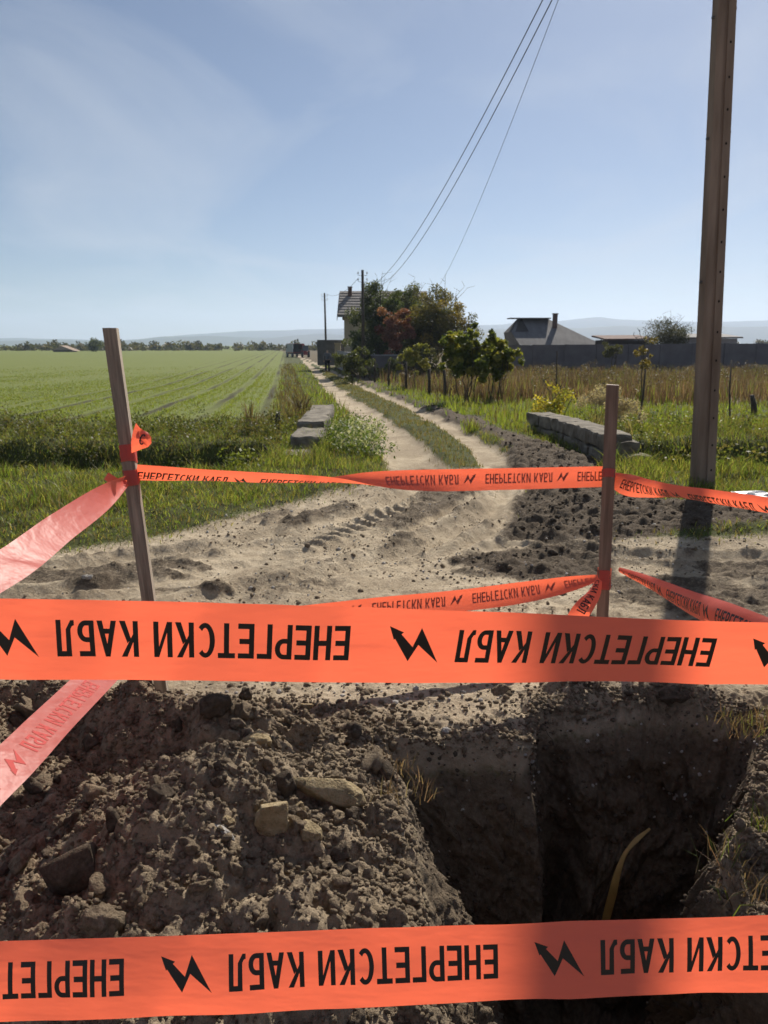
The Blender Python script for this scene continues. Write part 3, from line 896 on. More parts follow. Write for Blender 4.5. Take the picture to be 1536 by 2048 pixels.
# ------------------------------------------------------------------ grass, crop, weeds
def blades(name, x, y, z, h, w, col, mat, parent=None, bend=.35, label=None, kind='stuff', segs=2):
    n = len(x)
    a = rng.uniform(0, 6.283, n); b = rng.uniform(0, 6.283, n)
    wx, wy = np.cos(a) * w * .5, np.sin(a) * w * .5
    lean = h * bend * rng.uniform(.2, 1.3, n)
    lx, ly = np.cos(b) * lean, np.sin(b) * lean
    base = np.stack([x, y, z], 1)
    W = np.stack([wx, wy, 0 * wx], 1)
    if segs == 1:
        V = np.stack([base - W, base + W, base + np.stack([lx, ly, h], 1)], 1)
        F = np.arange(n * 3).reshape(n, 3); k = 3
    else:
        mid = base + np.stack([lx * .3, ly * .3, h * .58], 1)
        V = np.stack([base - W, base + W, mid + W * .8, mid - W * .8, base + np.stack([lx, ly, h], 1)], 1)
        o = (np.arange(n) * 5)[:, None]
        F = np.concatenate([o + [0, 1, 2], o + [0, 2, 3], o + [3, 2, 4]], 1).reshape(-1, 3); k = 5
    c = np.repeat(col, k, 0)
    ob = np_mesh(name, V.reshape(-1, 3), F, mat, parent, smooth=False, col=c)
    return tag(ob, label, kind=kind)

def pal(n, cols, jitter=.18):
    c = np.array(cols); i = rng.integers(0, len(c), n)
    return np.clip(c[i] * (1 + jitter * rng.normal(0, 1, (n, 1))) * (1 + .06 * rng.normal(0, 1, (n, 3))), .004, .9)

GREEN = [(0.135, 0.185, 0.037), (0.194, 0.244, 0.051), (0.244, 0.277, 0.068), (0.286, 0.277, 0.092), (0.101, 0.143, 0.033)]
FRESH = [(0.149, 0.199, 0.031), (0.192, 0.235, 0.037), (0.224, 0.248, 0.050)]
STRAW = [(0.191, 0.132, 0.098), (0.139, 0.094, 0.072), (0.244, 0.178, 0.134), (0.096, 0.066, 0.052)]

def sample(n, x0, x1, y0, y1, power=1.0):
    y = y0 + (y1 - y0) * rng.random(n) ** power
    lim = y * .85 + 1.5
    x = np.clip(rng.uniform(-1, 1, n) * lim, -1e9, 1e9)
    ok = (x > x0) & (x < x1)
    return x[ok], y[ok]

def verge_mask(x, y):
    m = masks(x, y)
    return (1 - m['dirt']) * (1 - m['dark']) * (1 - m['field']) * (1 - m['dry']) * (1 - m['spoil']), m

# near verge, left and right
x, y = sample(230000, -14, 16, 6.2, 16.5, 1.1)
g, m = verge_mask(x, y)
g = g * ~((y > 9) & (x > np.interp(y, LTRACK[:9, 1][::-1], LTRACK[:9, 0][::-1])) & (x < np.interp(y, RTRACK[:10, 1][::-1], RTRACK[:10, 0][::-1])))
dirtn = m['dirt']
ok = rng.random(len(x)) < g * (.55 + .45 * vnoise(x * 1.2, y * 1.2, 81)); x, y, g = x[ok], y[ok], g[ok]
big = vnoise(x * .9, y * .9, 82)
edge = sstep(6.0, 9.5, y) * g
big = np.clip(big * .6 + .8 * vnoise(x * 3.1, y * 3.1, 84) - .2, 0, 1.2)
h = (.045 + .24 * big ** 1.6 * edge) * rng.uniform(.5, 1.3, len(x))
cl = pal(len(x), GREEN)
dryb = rng.random(len(x)) < (.22 + .3 * (1 - edge)); cl[dryb] = pal(int(dryb.sum()), [(.2, .16, .085), (.16, .13, .06), (.13, .12, .045)])
blades('verge_grass', x, y, ground_z(x, y, False) - .01, h, .008 + .004 * rng.random(len(x)), cl, M['grass'], bend=.75, label='rough green grass on both sides of the ditch and road')
# farther verge and the strip along the track
x, y = sample(150000, -30, 40, 16.0, 95, 1.5)
g, m = verge_mask(x, y)
keep = (rng.random(len(x)) < g) & (m['side'] > -.6) & ~((m['dl'] < 2.2) & (m['dr'] < 2.0) & (x > np.interp(y, LTRACK[:9, 1][::-1], LTRACK[:9, 0][::-1])) & (x < np.interp(y, RTRACK[:10, 1][::-1], RTRACK[:10, 0][::-1]))); x, y = x[keep], y[keep]; side = m['side'][keep]
h = (.10 + .22 * vnoise(x * .6, y * .6, 83) ** 1.5) * rng.uniform(.5, 1.3, len(x))
cl = pal(len(x), FRESH + GREEN[:3])
db = rng.random(len(x)) < np.where((side < .9) & (side > -.6), .75, .12); cl[db] = pal(int(db.sum()), [(.12, .095, .055), (.085, .07, .04), (.16, .13, .075)])
h[db] *= 1.5
blades('track_side_grass', x, y, ground_z(x, y, False) - .01, h, .018 + y * .0006, cl, M['grass'], segs=1, label='bright grass growing along the track')
# strip between the wheel tracks
x = rng.uniform(-6, 4, 60000); y = 9 + 60 * rng.random(60000) ** 1.6
m = masks(x, y)
ok = (m['dl'] < 1.9) & (m['dr'] < 1.7) & (rng.random(len(x)) < (1 - m['dirt']) * (1 - m['dark'])); x, y = x[ok], y[ok]
blades('middle_strip_grass', x, y, ground_z(x, y, False) - .005, .04 + .06 * rng.random(len(x)), .012 + y * .0005, pal(len(x), [(.13, .12, .045), (.16, .135, .06), (.09, .10, .03), (.18, .15, .075)]), M['grass'], segs=1, label='short worn grass between the two wheel tracks')
# crop sprouts in rows
n = 190000
yy = 17 + 70 * rng.random(n) ** 1.9
rowid = np.floor(rng.uniform(-110, 8, n))
rowid = np.where((rowid > -30) & (np.mod(rowid, 4) == 0), rowid + 1, rowid)
xx = rowid * .125 * 3 - .125 * (yy - 19) + rng.normal(0, .10, n)
keep = (np.abs(xx) < yy * .62 + 3); xx, yy = xx[keep], yy[keep]
m = masks(xx, yy); gapn = vnoise(xx * .25, yy * .05, 91)
ok = (m['field'] > .5) & (rng.random(len(xx)) < (.25 + .75 * sstep(.25, .55, gapn)) * (1 - sstep(38, 84, yy))); xx, yy = xx[ok], yy[ok]
blades('crop_sprouts', xx, yy, ground_z(xx, yy, False) - .005, .035 + .045 * rng.random(len(xx)), .012 + yy * .0006, pal(len(xx), [(.155, .20, .042), (.185, .225, .05), (.21, .235, .062)]), M['grass'], segs=1, label='rows of short green crop in the field')
# dry weeds on the plot at right
x, y = sample(170000, -1, 60, 22, 66, 1.2)
m = masks(x, y); ok = rng.random(len(x)) < m['dry'] * (.3 + .7 * vnoise(x * .4, y * .4, 92)); x, y = x[ok], y[ok]
h = (.25 + .65 * vnoise(x * .5, y * .5, 93)) * rng.uniform(.5, 1.25, len(x))
cl = pal(len(x), STRAW) * (.45 + .75 * vnoise(x * .45, y * .45, 94))[:, None]; gb = rng.random(len(x)) < .14; cl[gb] = pal(int(gb.sum()), GREEN)
blades('dry_weeds', x, y, ground_z(x, y, False) - .02, h, .03 + .02 * rng.random(len(x)), cl, M['straw'], segs=1, bend=.3, label='tall brown dead weeds filling the plot before the long wall')
# (scrub clumps are added with the weeds below)
def tuft(px, py, n, hgt, spread, cols, name='grass_tuft', label=None, zoff=0):
    q = G(px, py)
    x = q.x + rng.normal(0, spread, n); y = q.y + rng.normal(0, spread, n)
    o = blades(name, x, y, ground_z(x, y) - .005 + zoff, hgt * rng.uniform(.4, 1.2, n), .0035 + 0 * x, pal(n, cols), M['straw'], bend=.9)
    return tag(o, label)
    return tag(o, label, 'grass tuft')
tuft(1500, 1475, 150, .09, .07, STRAW[:3] + [(.16, .15, .06)], label='dry straw tuft on the lit hump right of the pit')
tuft(1490, 1800, 120, .12, .07, STRAW[:2] + [(.10, .13, .03)], label='straggly green and straw grass low on the right of the pit')
tuft(1530, 1690, 60, .12, .04, [(.10, .14, .03), (.2, .18, .08)], label='few green blades at the right edge above the lower tape')
tuft(812, 1622, 60, .09, .05, STRAW[1:] , label='dry rootlets poking out at the left edge of the pit')
tuft(800, 1700, 40, .10, .05, STRAW, label='thin straw stalks on the sunlit slope left of the pit')

def leaf_cloud(centers, radii, n, size, cols, flat=.9, per=None, shade=0):
    """leaf-sized quads spread round clump centres"""
    C = np.array(centers); r = np.array(radii)
    w = r ** 2 / (r ** 2).sum()
    i = rng.choice(len(C), n, p=w)
    d = rng.normal(0, 1, (n, 3)); d /= np.linalg.norm(d, axis=1, keepdims=True)
    p = C[i] + d * (r[i] * rng.random(n) ** .45)[:, None] * np.array([1, 1, flat])
    a = rng.normal(0, 1, (n, 3)); a /= np.linalg.norm(a, axis=1, keepdims=True)
    b = np.cross(a, rng.normal(0, 1, (n, 3))); b /= np.linalg.norm(b, axis=1, keepdims=True)
    s = size * rng.uniform(.6, 1.35, (n, 1))
    V = np.stack([p - a * s * .5, p + b * s * .28, p + a * s * .5, p - b * s * .28], 1).reshape(-1, 3)
    F = np.arange(n * 4).reshape(n, 4)
    cc = np.array(cols)[rng.integers(0, len(cols), len(C))][i] * (1 + .25 * rng.normal(0, 1, (n, 1)))
    cc = cc * .7 + .3 * pal(n, cols)
    return V, F, np.repeat(np.clip(cc, .004, .9), 4, 0)

# ditch weeds: broad leaves and stems
def weeds(name, pts, label, cols, size=.05, hgt=.35, per=60):
    V, F, Cc, b = [], [], [], 0
    for (wx, wy, s) in pts:
        z = gz(wx, wy)
        cs = [(wx + random.gauss(0, .14 * s), wy + random.gauss(0, .14 * s), z + random.uniform(.05, hgt) * s) for _ in range(4)]
        v, f, c = leaf_cloud(cs, [.13 * s + .03] * 4, int(per * s), size, cols)
        V.append(v); F.append(f + b); Cc.append(c); b += len(v)
    o = np_mesh(name, np.concatenate(V), np.concatenate(F), M['leaf'], None, smooth=False, col=np.concatenate(Cc))
    return tag(o, label, kind='stuff')
pts = []
for _ in range(430):
    wx = random.uniform(-11, -1.7); wy = random.uniform(12.7, 16.9)
    if abs(wx) < wy * .6 + 1: pts.append((wx, wy, random.uniform(.35, 1.0) * (1.5 if random.random() < .12 else 1)))
weeds('ditch_weeds', pts, 'tangled dark weeds overgrowing the ditch left of the track', [(.055, .08, .024), (.08, .10, .03), (.11, .11, .04), (.14, .115, .055), (.15, .16, .045)], .05, .34, 75)
pts = []
for _ in range(330):
    wx = random.uniform(3.9, 13); wy = random.uniform(10.2, 17)
    if abs(wx) < wy * .66 + 1: pts.append((wx, wy, random.uniform(.4, 1.25)))
weeds('bank_weeds', pts, 'green weeds overgrowing the ditch behind the concrete pole', [(.07, .10, .024), (.10, .13, .03), (.14, .155, .04), (.17, .145, .06)], .055, .35, 65)
pts = []
for _ in range(60):
    q = G(random.uniform(650, 755), random.uniform(862, 925)); pts.append((q.x, q.y, random.uniform(.6, 1.2)))
weeds('white_flowered_weeds', pts, 'bright green weeds with white specks between culvert and track', [(.09, .14, .025), (.12, .17, .035), (.075, .115, .025), (.45, .45, .38)], .05, .36, 80)
pts = []
for _ in range(16):
    q = G(random.uniform(455, 500), random.uniform(925, 955)); pts.append((q.x, q.y, random.uniform(.6, 1.1)))
weeds('yellow_green_weeds', pts, 'yellow green leafy weed clump beside the leaning stake', [(.12, .15, .03), (.16, .18, .04)], .06, .4, 70)

pts = []
for _ in range(420):
    wx = random.uniform(1, 40); wy = random.uniform(27, 62)
    if abs(wx) < wy * .62 + 1 and float(masks(np.array([wx]), np.array([wy]))['dry'][0]) > .6: pts.append((wx, wy, random.uniform(1.0, 2.3)))
weeds('brown_scrub', pts, 'brown grey scrub clumps among the dead weeds', [(.13, .095, .065), (.10, .075, .055), (.16, .125, .09), (.11, .10, .045)], .09, .38, 60)

# ------------------------------------------------------------------ trees and plants
def limb(mb, a, b, r0, r1, sag=.0, n=5, wob=.06):
    a, b = Vector(a), Vector(b); L = (b - a).length
    pts = []
    for k in range(n + 1):
        t = k / n
        p = a.lerp(b, t) + Vector((random.gauss(0, wob), random.gauss(0, wob), random.gauss(0, wob * .5))) * L * .4 * math.sin(t * math.pi)
        p.z += sag * L * math.sin(t * math.pi); pts.append(p)
    mb.tube(pts, [r0 + (r1 - r0) * k / n for k in range(n + 1)], 6)
    return pts

def tree(name, label, base, height, rx, rz, cz, nclump, nleaf, leaf, cols, stems=1, trunk=.09, bare=0, group=None, clump_r=.23, flat=.85, cat='tree', ry=None, shell=.4):
    base = Vector(base); ry = ry or rx
    t = thing(name, label, cat, base, group)
    cs, rr = [], []
    for k in range(int(nclump * 1.4)):
        d = Vector((random.gauss(0, 1), random.gauss(0, 1), random.gauss(0, 1))).normalized()
        q = shell + (1 - shell) * random.random()
        if random.random() < .25: q *= random.random()
        c = base + Vector((d.x * rx * q, d.y * ry * q, cz + d.z * rz * q))
        cs.append(c); rr.append(clump_r * rx * random.uniform(.6, 1.35))
    mb = MB()
    tops = []
    for s in range(stems):
        off = Vector((random.gauss(0, .12), random.gauss(0, .12), 0)) * (1 if stems > 1 else 0)
        top = base + off * 3 + Vector((random.gauss(0, .05) * rx, 0, cz + rz * .25))
        pts = limb(mb, base + off - Vector((0, 0, .1)), top, trunk, trunk * .35, 0, 7, .05)
        tops.append(pts)
    for c in cs[::2]:
        pts = random.choice(tops); p = pts[random.randint(3, 7)]
        limb(mb, p, c, trunk * .35, trunk * .07, .03, 4)
    for k in range(bare):
        pts = random.choice(tops); p = pts[-1]
        d = Vector((random.gauss(0, .7), random.gauss(0, .5), random.uniform(.5, 1.2))).normalized()
        e = p + Vector((d.x * rx * 1.0, d.y * ry, d.z * rz * .95))
        bp = limb(mb, p, e, trunk * .25, .006, .02, 5)
        for _ in range(3):
            q = random.choice(bp[2:]); limb(mb, q, q + Vector((random.gauss(0, .3), random.gauss(0, .3), random.uniform(.1, .5))) * rx * .5, .012, .004, 0, 3)
    mb.build('trunk', M['bark'], t, True)
    V, F, c = leaf_cloud(cs, rr, nleaf, leaf, cols, flat)
    np_mesh('crown', V, F, M['leaf'], t, base, smooth=False, col=c)
    return t

def at(px, y, z=None):
    """ground point straight below picture column px at forward distance y"""
    zc = y * CP + (CAM_H + .4) * SP
    X = (px - 768) / FPX * zc
    return Vector((X, y, gz(X, y) if z is None else z))

DG = [(0.052, 0.075, 0.029), (0.068, 0.094, 0.035), (0.088, 0.111, 0.042), (0.111, 0.124, 0.052)]
tree('leafy_tree', 'tall dark green tree against the two-storey house', at(757, 58), 6.8, 2.1, 3.0, 3.8, 66, 20000, .16, DG, trunk=.14, bare=5, group='trees in the house garden')
tree('leafy_tree', 'dark tree behind the russet one, crown level with the roof', at(818, 62), 6.9, 2.6, 2.9, 4.1, 60, 18000, .15, DG + [(.07, .07, .03)], trunk=.12, bare=4, group='trees in the house garden')
tree('leafy_tree', 'olive tree filling the gap between russet and yellowing trees', at(842, 57), 5.6, 1.7, 2.3, 3.0, 44, 12000, .15, [(.08, .095, .035), (.105, .115, .04), (.13, .125, .042)], trunk=.1, group='trees in the house garden')
tree('russet_tree', 'russet purple leaved tree in front of the house', at(790, 54.5), 5.0, 1.45, 2.1, 3.0, 34, 8500, .14, [(.19, .08, .066), (.24, .105, .085), (.15, .075, .06), (.28, .15, .11)], trunk=.1, group='trees in the house garden')
tree('yellowing_tree', 'broad olive and yellow tree right of the russet one', at(884, 56), 6.5, 2.55, 2.95, 3.5, 74, 23000, .14, [(.10, .105, .036), (.14, .125, .04), (.19, .155, .045), (.075, .085, .033), (.28, .21, .05)], trunk=.13, bare=5, group='trees in the house garden')
tree('reddish_bush', 'low reddish brown bush beneath the yellowing tree', at(905, 50), 2.6, .8, .8, 1.2, 14, 2400, .12, [(.10, .055, .035), (.12, .075, .04)], trunk=.05, stems=3, cat='bush')
tree('young_tree', 'small yellow green tree on a thin stem by the fence', at(828, 39), 2.6, .95, 1.0, 1.5, 20, 3400, .11, [(.20, .21, .05), (.16, .175, .045), (.24, .225, .06)], trunk=.035, shell=.15, clump_r=.19, group='young trees along the fence')
tree('young_tree', 'pale olive bush at the foot of the middle utility pole', at(708, 46), 2.8, 1.35, 1.25, 1.35, 26, 5200, .12, [(.09, .105, .035), (.11, .125, .04), (.07, .085, .03)], trunk=.03, stems=5, group='young trees along the fence', shell=.2)
tree('young_tree', 'grey green sapling between the young tree and leafy shrub', at(872, 41), 2.4, .5, .8, 1.3, 12, 1100, .10, [(.10, .11, .05), (.13, .13, .07)], trunk=.03, bare=3, group='young trees along the fence')
for px_, y_, rx_, rz_, lab_, cc_ in ((730, 55, 1.5, 2.0, 'dark undergrowth left of the russet tree trunk', DG), (775, 50.5, 1.1, .75, 'low dark bush before the purplish wall', DG[1:]), (845, 52, 1.6, 1.25, 'olive undergrowth beneath the yellowing tree', [(.05, .06, .025), (.08, .085, .035)]), (925, 47, 1.2, 1.0, 'grey green bush right of the yellowing tree', [(.08, .09, .04), (.10, .105, .05)])):
    tree('garden_bush', lab_, at(px_, y_), 2, rx_, rz_, rz_ * .85, 18, 3600, .13, cc_, trunk=.03, stems=4, cat='bush', shell=.3, group='bushes in the house garden')
# the dark glossy-leaved clump in the middle distance
BL = [(0.069, 0.098, 0.025), (0.092, 0.121, 0.030), (0.127, 0.149, 0.034), (0.184, 0.196, 0.046), (0.253, 0.241, 0.057)]
tree('broadleaf_shrub', 'large glossy dark leaved shrub with several stems by the track', at(932, 25.2), 2.7, .92, 1.12, 1.55, 58, 3900, .17, BL, trunk=.022, stems=6, group='leafy shrubs', clump_r=.17, shell=.15, cat='shrub')
tree('broadleaf_shrub', 'slightly lower leafy shrub adjoining the large glossy one', at(990, 25.8), 2.3, .85, 1.0, 1.42, 50, 3300, .17, BL[1:], trunk=.02, stems=6, group='leafy shrubs', clump_r=.17, shell=.15, cat='shrub')
tree('sparse_tree', 'thin round sparse tree standing above the long wall', at(1332, 68), 4.4, 1.95, 1.75, 2.8, 60, 10000, .11, [(.05, .055, .03), (.07, .065, .035)], trunk=.09, bare=9, clump_r=.32)
tree('golden_sapling', 'thin sapling with sparse golden leaves on the weedy plot', at(1278, 26), 2.3, .5, .62, 1.65, 10, 420, .10, [(.22, .17, .05), (.17, .14, .05)], trunk=.025, bare=4, cat='sapling')
tree('leafy_tree', 'low bush against the wall beside the hip-roofed house', at(1220, 60), 2.8, 1.1, .7, 1.9, 12, 1600, .13, [(.10, .10, .035), (.07, .075, .03)], trunk=.05, stems=3, cat='bush')

def plant(name, label, base, n, hgt, spread, wid, cols, cat='plant', droop=.5, segn=6, plume=False):
    base = Vector(base); t = thing(name, label, cat, base)
    V, F, C_ = [], [], []
    for k in range(n):
        a = random.uniform(0, 6.283); L = hgt * random.uniform(.6, 1.1); sp = spread * random.uniform(.2, 1)
        d = Vector((math.cos(a), math.sin(a), 0)); wv = Vector((-d.y, d.x, 0))
        b0 = len(V); c = random.choice(cols); j = random.uniform(.8, 1.2)
        o = base + Vector((random.gauss(0, .06), random.gauss(0, .06), -.02))
        for i in range(segn + 1):
            u = i / segn
            p = o + d * sp * u ** 1.6 + Vector((0, 0, L * (u - droop * .45 * u ** 3)))
            w = wid * (math.sin(math.pi * min(1, u * .8 + .18)) + .05) * (1 if i < segn else .1)
            V += [p - wv * w / 2, p + wv * w / 2]; C_ += [tuple(q * j for q in c)] * 2
        for i in range(segn): F.append((b0 + 2 * i, b0 + 2 * i + 1, b0 + 2 * i + 3, b0 + 2 * i + 2))
    np_mesh('leaves' if not plume else 'stems', np.array([tuple(v) for v in V]), np.array(F), M['leaf'], t, base, False, np.array(C_))
    if plume:
        cs = [base + Vector((random.gauss(0, spread * .55), random.gauss(0, spread * .4), hgt * random.uniform(.75, 1.15))) for _ in range(14)]
        v, f, c = leaf_cloud(cs, [.11] * 14, 2600, .035, [(.42, .36, .28), (.5, .44, .36), (.33, .27, .2)], 1.3)
        np_mesh('plumes', v, f, M['straw'], t, base, False, c)
    return t
tree('yellow_shrub', 'loose yellow leaved shrub growing behind the right culvert wall', at(1100, 16.6), 1.2, .46, .42, .55, 26, 900, .075, [(.42, .35, .05), (.34, .31, .05), (.22, .24, .05), (.5, .42, .08)], trunk=.012, stems=8, cat='shrub', clump_r=.26, shell=.3, bare=4)
plant('plume_grass', 'feathery pale plume grass behind the right-hand stake', at(1190, 15.4), 50, .75, .40, .012, [(.3, .25, .15), (.22, .2, .1)], plume=True)
plant('plume_grass', 'smaller feathery grass tuft right of the right-hand stake', at(1252, 14.2), 40, .62, .3, .012, [(.3, .25, .15), (.22, .2, .1)], plume=True)
plant('dry_bush', 'dry reddish stalks beside the low culvert blocks', at(1300, 12.6), 60, .62, .35, .010, [(.26, .17, .10), (.3, .23, .13), (.2, .17, .07)])
plant('dock_stalks', 'dark branching weed stalks beside the left culvert wall', at(600, 19.5), 46, .75, .5, .02, [(.05, .042, .03), (.08, .06, .04)], droop=.3)
plant('reddish_weed', 'reddish stalked weed on the ditch bank left of the culvert', at(505, 15.2), 46, .75, .4, .014, [(.14, .08, .05), (.12, .10, .04)], droop=.3)

# ------------------------------------------------------------------ culvert walls
def block(t, c, size, rz, seed, mat=None, rough=.035):
    bm = bmesh.new(); bmesh.ops.create_cube(bm, size=1)
    bmesh.ops.subdivide_edges(bm, edges=bm.edges, cuts=5, use_grid_fill=True)
    from mathutils import noise as mn
    rot = Matrix.Rotation(rz, 3, 'Z')
    for v in bm.verts:
        q = Vector((v.co.x * size[0], v.co.y * size[1], v.co.z * size[2]))
        e = max(abs(v.co.x), abs(v.co.y), abs(v.co.z))
        edge = sum(1 for k in v.co if abs(k) > .49)
        q *= 1 - .045 * max(0, edge - 1) * (1 + mn.noise(q * 3 + Vector((seed, 0, 0))))
        q += mn.noise_vector(q * 5 + Vector((seed * 3.3, seed, 0))) * rough
        v.co = Vector(c) + rot @ q - ORG[t]
    me = bpy.data.meshes.new('block'); bm.to_mesh(me); bm.free()
    return link('block', me, mat or M['concrete'], t, ORG[t])

rw_pts = [G(1062, 868), G(1110, 883), G(1165, 905), G(1215, 930)]
rw = thing('culvert_wall', 'low curved concrete culvert wall at right of the track', 'wall', (rw_pts[2].x, rw_pts[2].y, gz(rw_pts[2].x, rw_pts[2].y)))
for i in range(len(rw_pts) - 1):
    a_, b_ = rw_pts[i], rw_pts[i + 1]
    for k in range(2):
        p = a_.lerp(b_, (k + .5) / 2); d = (b_ - a_); L = Vector((d.x, d.y)).length / 2
        rz = math.atan2(d.y, d.x)
        z0 = float(drop(np.array(p.y)))
        for c_ in range(2):
            block(rw, (p.x + .12, p.y, z0 + .10 + c_ * .235 + random.uniform(-.01, .01)), (L - .004, .46 + .04 * random.random(), .23), rz, i * 7 + k * 3 + c_, rough=.03)
e_ = rw_pts[-1]
block(rw, (e_.x + .32, e_.y - .15, .06), (.42, .40, .24), .2, 41); block(rw, (e_.x + .26, e_.y + .05, .27), (.34, .34, .18), .35, 42)
lw = thing('culvert_wall', 'broken concrete culvert wall at left of the track', 'wall', G(622, 900))
q0, q1 = G(612, 912), G(648, 845)
d = q1 - q0; rz = math.atan2(d.y, d.x); L = Vector((d.x, d.y)).length
for k in range(4):
    p = q0.lerp(q1, (k + .5) / 4)
    for c_ in range(2):
        block(lw, (p.x - .05 + .05 * c_, p.y, float(drop(np.array(p.y))) + .02 + c_ * .27 - (.10 if k == 0 else 0)), (L / 4 - .015, .52, .26), rz + random.uniform(-.05, .05), 60 + k * 2 + c_)
block(lw, (q0.x - .1, q0.y - .45, -.02), (.55, .5, .3), rz + .3, 71); block(lw, (q0.x + .02, q0.y - .55, -.14), (.5, .42, .3), rz - .2, 72)

# ------------------------------------------------------------------ stakes
def stake(name, label, base, top, w, dpt, mat, rz=0, group=None, split=False):
    base, top = Vector(base), Vector(top)
    ax = top - base; L = ax.length
    o_ = thing(name, label, 'stake', base, group)
    me = bpy.data.meshes.new('shaft')
    bm = bmesh.new(); n = 26
    from mathutils import noise as mn
    prof = [(-.5, -.5), (-.12, -.5), (.0, -.46), (.12, -.5), (.5, -.5), (.5, 0), (.5, .5), (0, .5), (-.5, .5), (-.5, 0)]
    rows = []
    for i in range(n + 1):
        z = -.25 + (L + .25) * i / n; row = []
        for k, (a_, b_) in enumerate(prof):
            j = mn.noise(Vector((k * 3.1, z * 2.5, w * 90))) * .05
            zz = z + (0 if i < n else (.012 * mn.noise(Vector((k * 2.7, 3, 1)))))
            row.append(bm.verts.new((a_ * w * (1 + j), b_ * dpt * (1 + j), zz)))
        rows.append(row)
    m_ = len(prof)
    for i in range(n):
        for k in range(m_): bm.faces.new((rows[i][k], rows[i][(k + 1) % m_], rows[i + 1][(k + 1) % m_], rows[i + 1][k]))
    bm.faces.new(rows[-1]); bm.faces.new(list(reversed(rows[0])))
    bm.to_mesh(me); bm.free()
    s = link('shaft', me, mat, o_, base)
    s.rotation_euler = (ax.to_track_quat('Z', 'Y').to_matrix() @ Matrix.Rotation(rz, 3, 'Z')).to_euler()
    return o_

LS_B = Vector((-1.125, 3.62, gz(-1.125, 3.62))); LS_T = P(221, 657, 3.52)
RS_B = Vector((1.35, 4.5, gz(1.35, 4.5))); RS_T = P(1225, 770, 4.45)
ls = stake('stake', 'grey split timber stake leaning left, red tape wound round it', LS_B, LS_T, .068, .06, M['wood'], .15, 'tape stakes')
rs = stake('stake', 'brown square timber stake standing upright right of the track', RS_B, RS_T, .088, .07, M['wood_brown'], -.12, 'tape stakes')

# ------------------------------------------------------------------ lettering
def rect(x0, y0, x1, y1): return [(x0, y0), (x1, y0), (x1, y1), (x0, y1)]
def arc_strip(cx, cy, rx, ry, tx, ty, a0, a1, n=14):
    out = []
    for i in range(n):
        u, v = R(a0 + (a1 - a0) * i / n), R(a0 + (a1 - a0) * (i + 1) / n)
        out.append([(cx + rx * math.cos(u), cy + ry * math.sin(u)), (cx + rx * math.cos(v), cy + ry * math.sin(v)),
                    (cx + (rx - tx) * math.cos(v), cy + (ry - ty) * math.sin(v)), (cx + (rx - tx) * math.cos(u), cy + (ry - ty) * math.sin(u))])
    return out
S_, B_ = .15, .15
GL = {
    'Е': (.47, [rect(0, 0, S_, 1), rect(S_, 0, .47, B_), rect(S_, .43, .43, .43 + B_), rect(S_, 1 - B_, .47, 1)]),
    'Н': (.52, [rect(0, 0, S_, 1), rect(.37, 0, .52, 1), rect(S_, .43, .37, .58)]),
    'Р': (.50, [rect(0, 0, S_, 1), rect(S_, .86, .25, 1), rect(S_, .40, .25, .54)] + arc_strip(.25, .70, .25, .30, .15, .14, -90, 90)),
    'Г': (.44, [rect(0, 0, S_, 1), rect(S_, 1 - B_, .44, 1)]),
    'Т': (.50, [rect(0, 1 - B_, .50, 1), rect(.175, 0, .325, 1 - B_)]),
    'С': (.52, arc_strip(.28, .5, .28, .5, .15, .14, 48, 312, 26)),
    'К': (.54, [rect(0, 0, S_, 1), [(S_, .36), (S_, .58), (.34, 1), (.51, 1)], [(S_ + .06, .50), (S_ + .17, .62), (.54, 0), (.37, 0)]]),
    'И': (.54, [rect(0, 0, S_, 1), rect(.39, 0, .54, 1), [(S_, 0.02), (S_, .30), (.39, .98), (.39, .70)]]),
    'А': (.56, [[(0, 0), (.155, 0), (.35, 1), (.21, 1)], [(.405, 0), (.56, 0), (.35, 1), (.21, 1)], rect(.14, .22, .42, .36)]),
    'Б': (.49, [rect(0, 0, S_, 1), rect(S_, 1 - B_, .46, 1), rect(S_, .46, .24, .60), rect(S_, 0, .24, .14)] + arc_strip(.24, .30, .25, .30, .15, .14, -90, 90)),
    'Л': (.54, [rect(.39, 0, .54, 1), rect(.11, 1 - B_, .39, 1), [(.11, .25), (.25, .25), (.26, 1 - B_), (.11, 1 - B_)], [(0, 0), (.10, .0), (.25, .25), (.11, .25)], [(0, 0), (.11, .25), (.06, .16), (0, .14)]]),
}
TEXT = 'ЕНЕРГЕТСКИ КАБЛ'
def text_polys():
    """one repeat of the print in tape units (tape width = 1): text then lightning sign"""
    x = 0; out = []          # list of (kind, polygons)
    for ch in TEXT:
        if ch == ' ': x += .36; continue
        w, ps = GL[ch]
        out.append(('letter', [[(x + a, b) for a, b in p] for p in ps])); x += w + .085
    k = 3.46 / (x - .085)
    out = [(n_, [[(a * k, .245 + b * .45) for a, b in p] for p in ps]) for n_, ps in out]
    bolt = [[(797, 1249), (823, 1260), (806, 1276)], [(807, 1272), (818, 1263), (841, 1289), (835, 1319)],
            [(835, 1319), (841, 1289), (854, 1249), (851, 1284)], [(854, 1249), (891, 1321), (851, 1284)]]
    x0 = 3.46 + .22
    out.append(('lightning_symbol', [[(x0 + (891 - a) / 146, .235 + (b - 1249) / 153) for a, b in p] for p in bolt]))
    return out
PRINT = text_polys(); PERIOD = 4.8

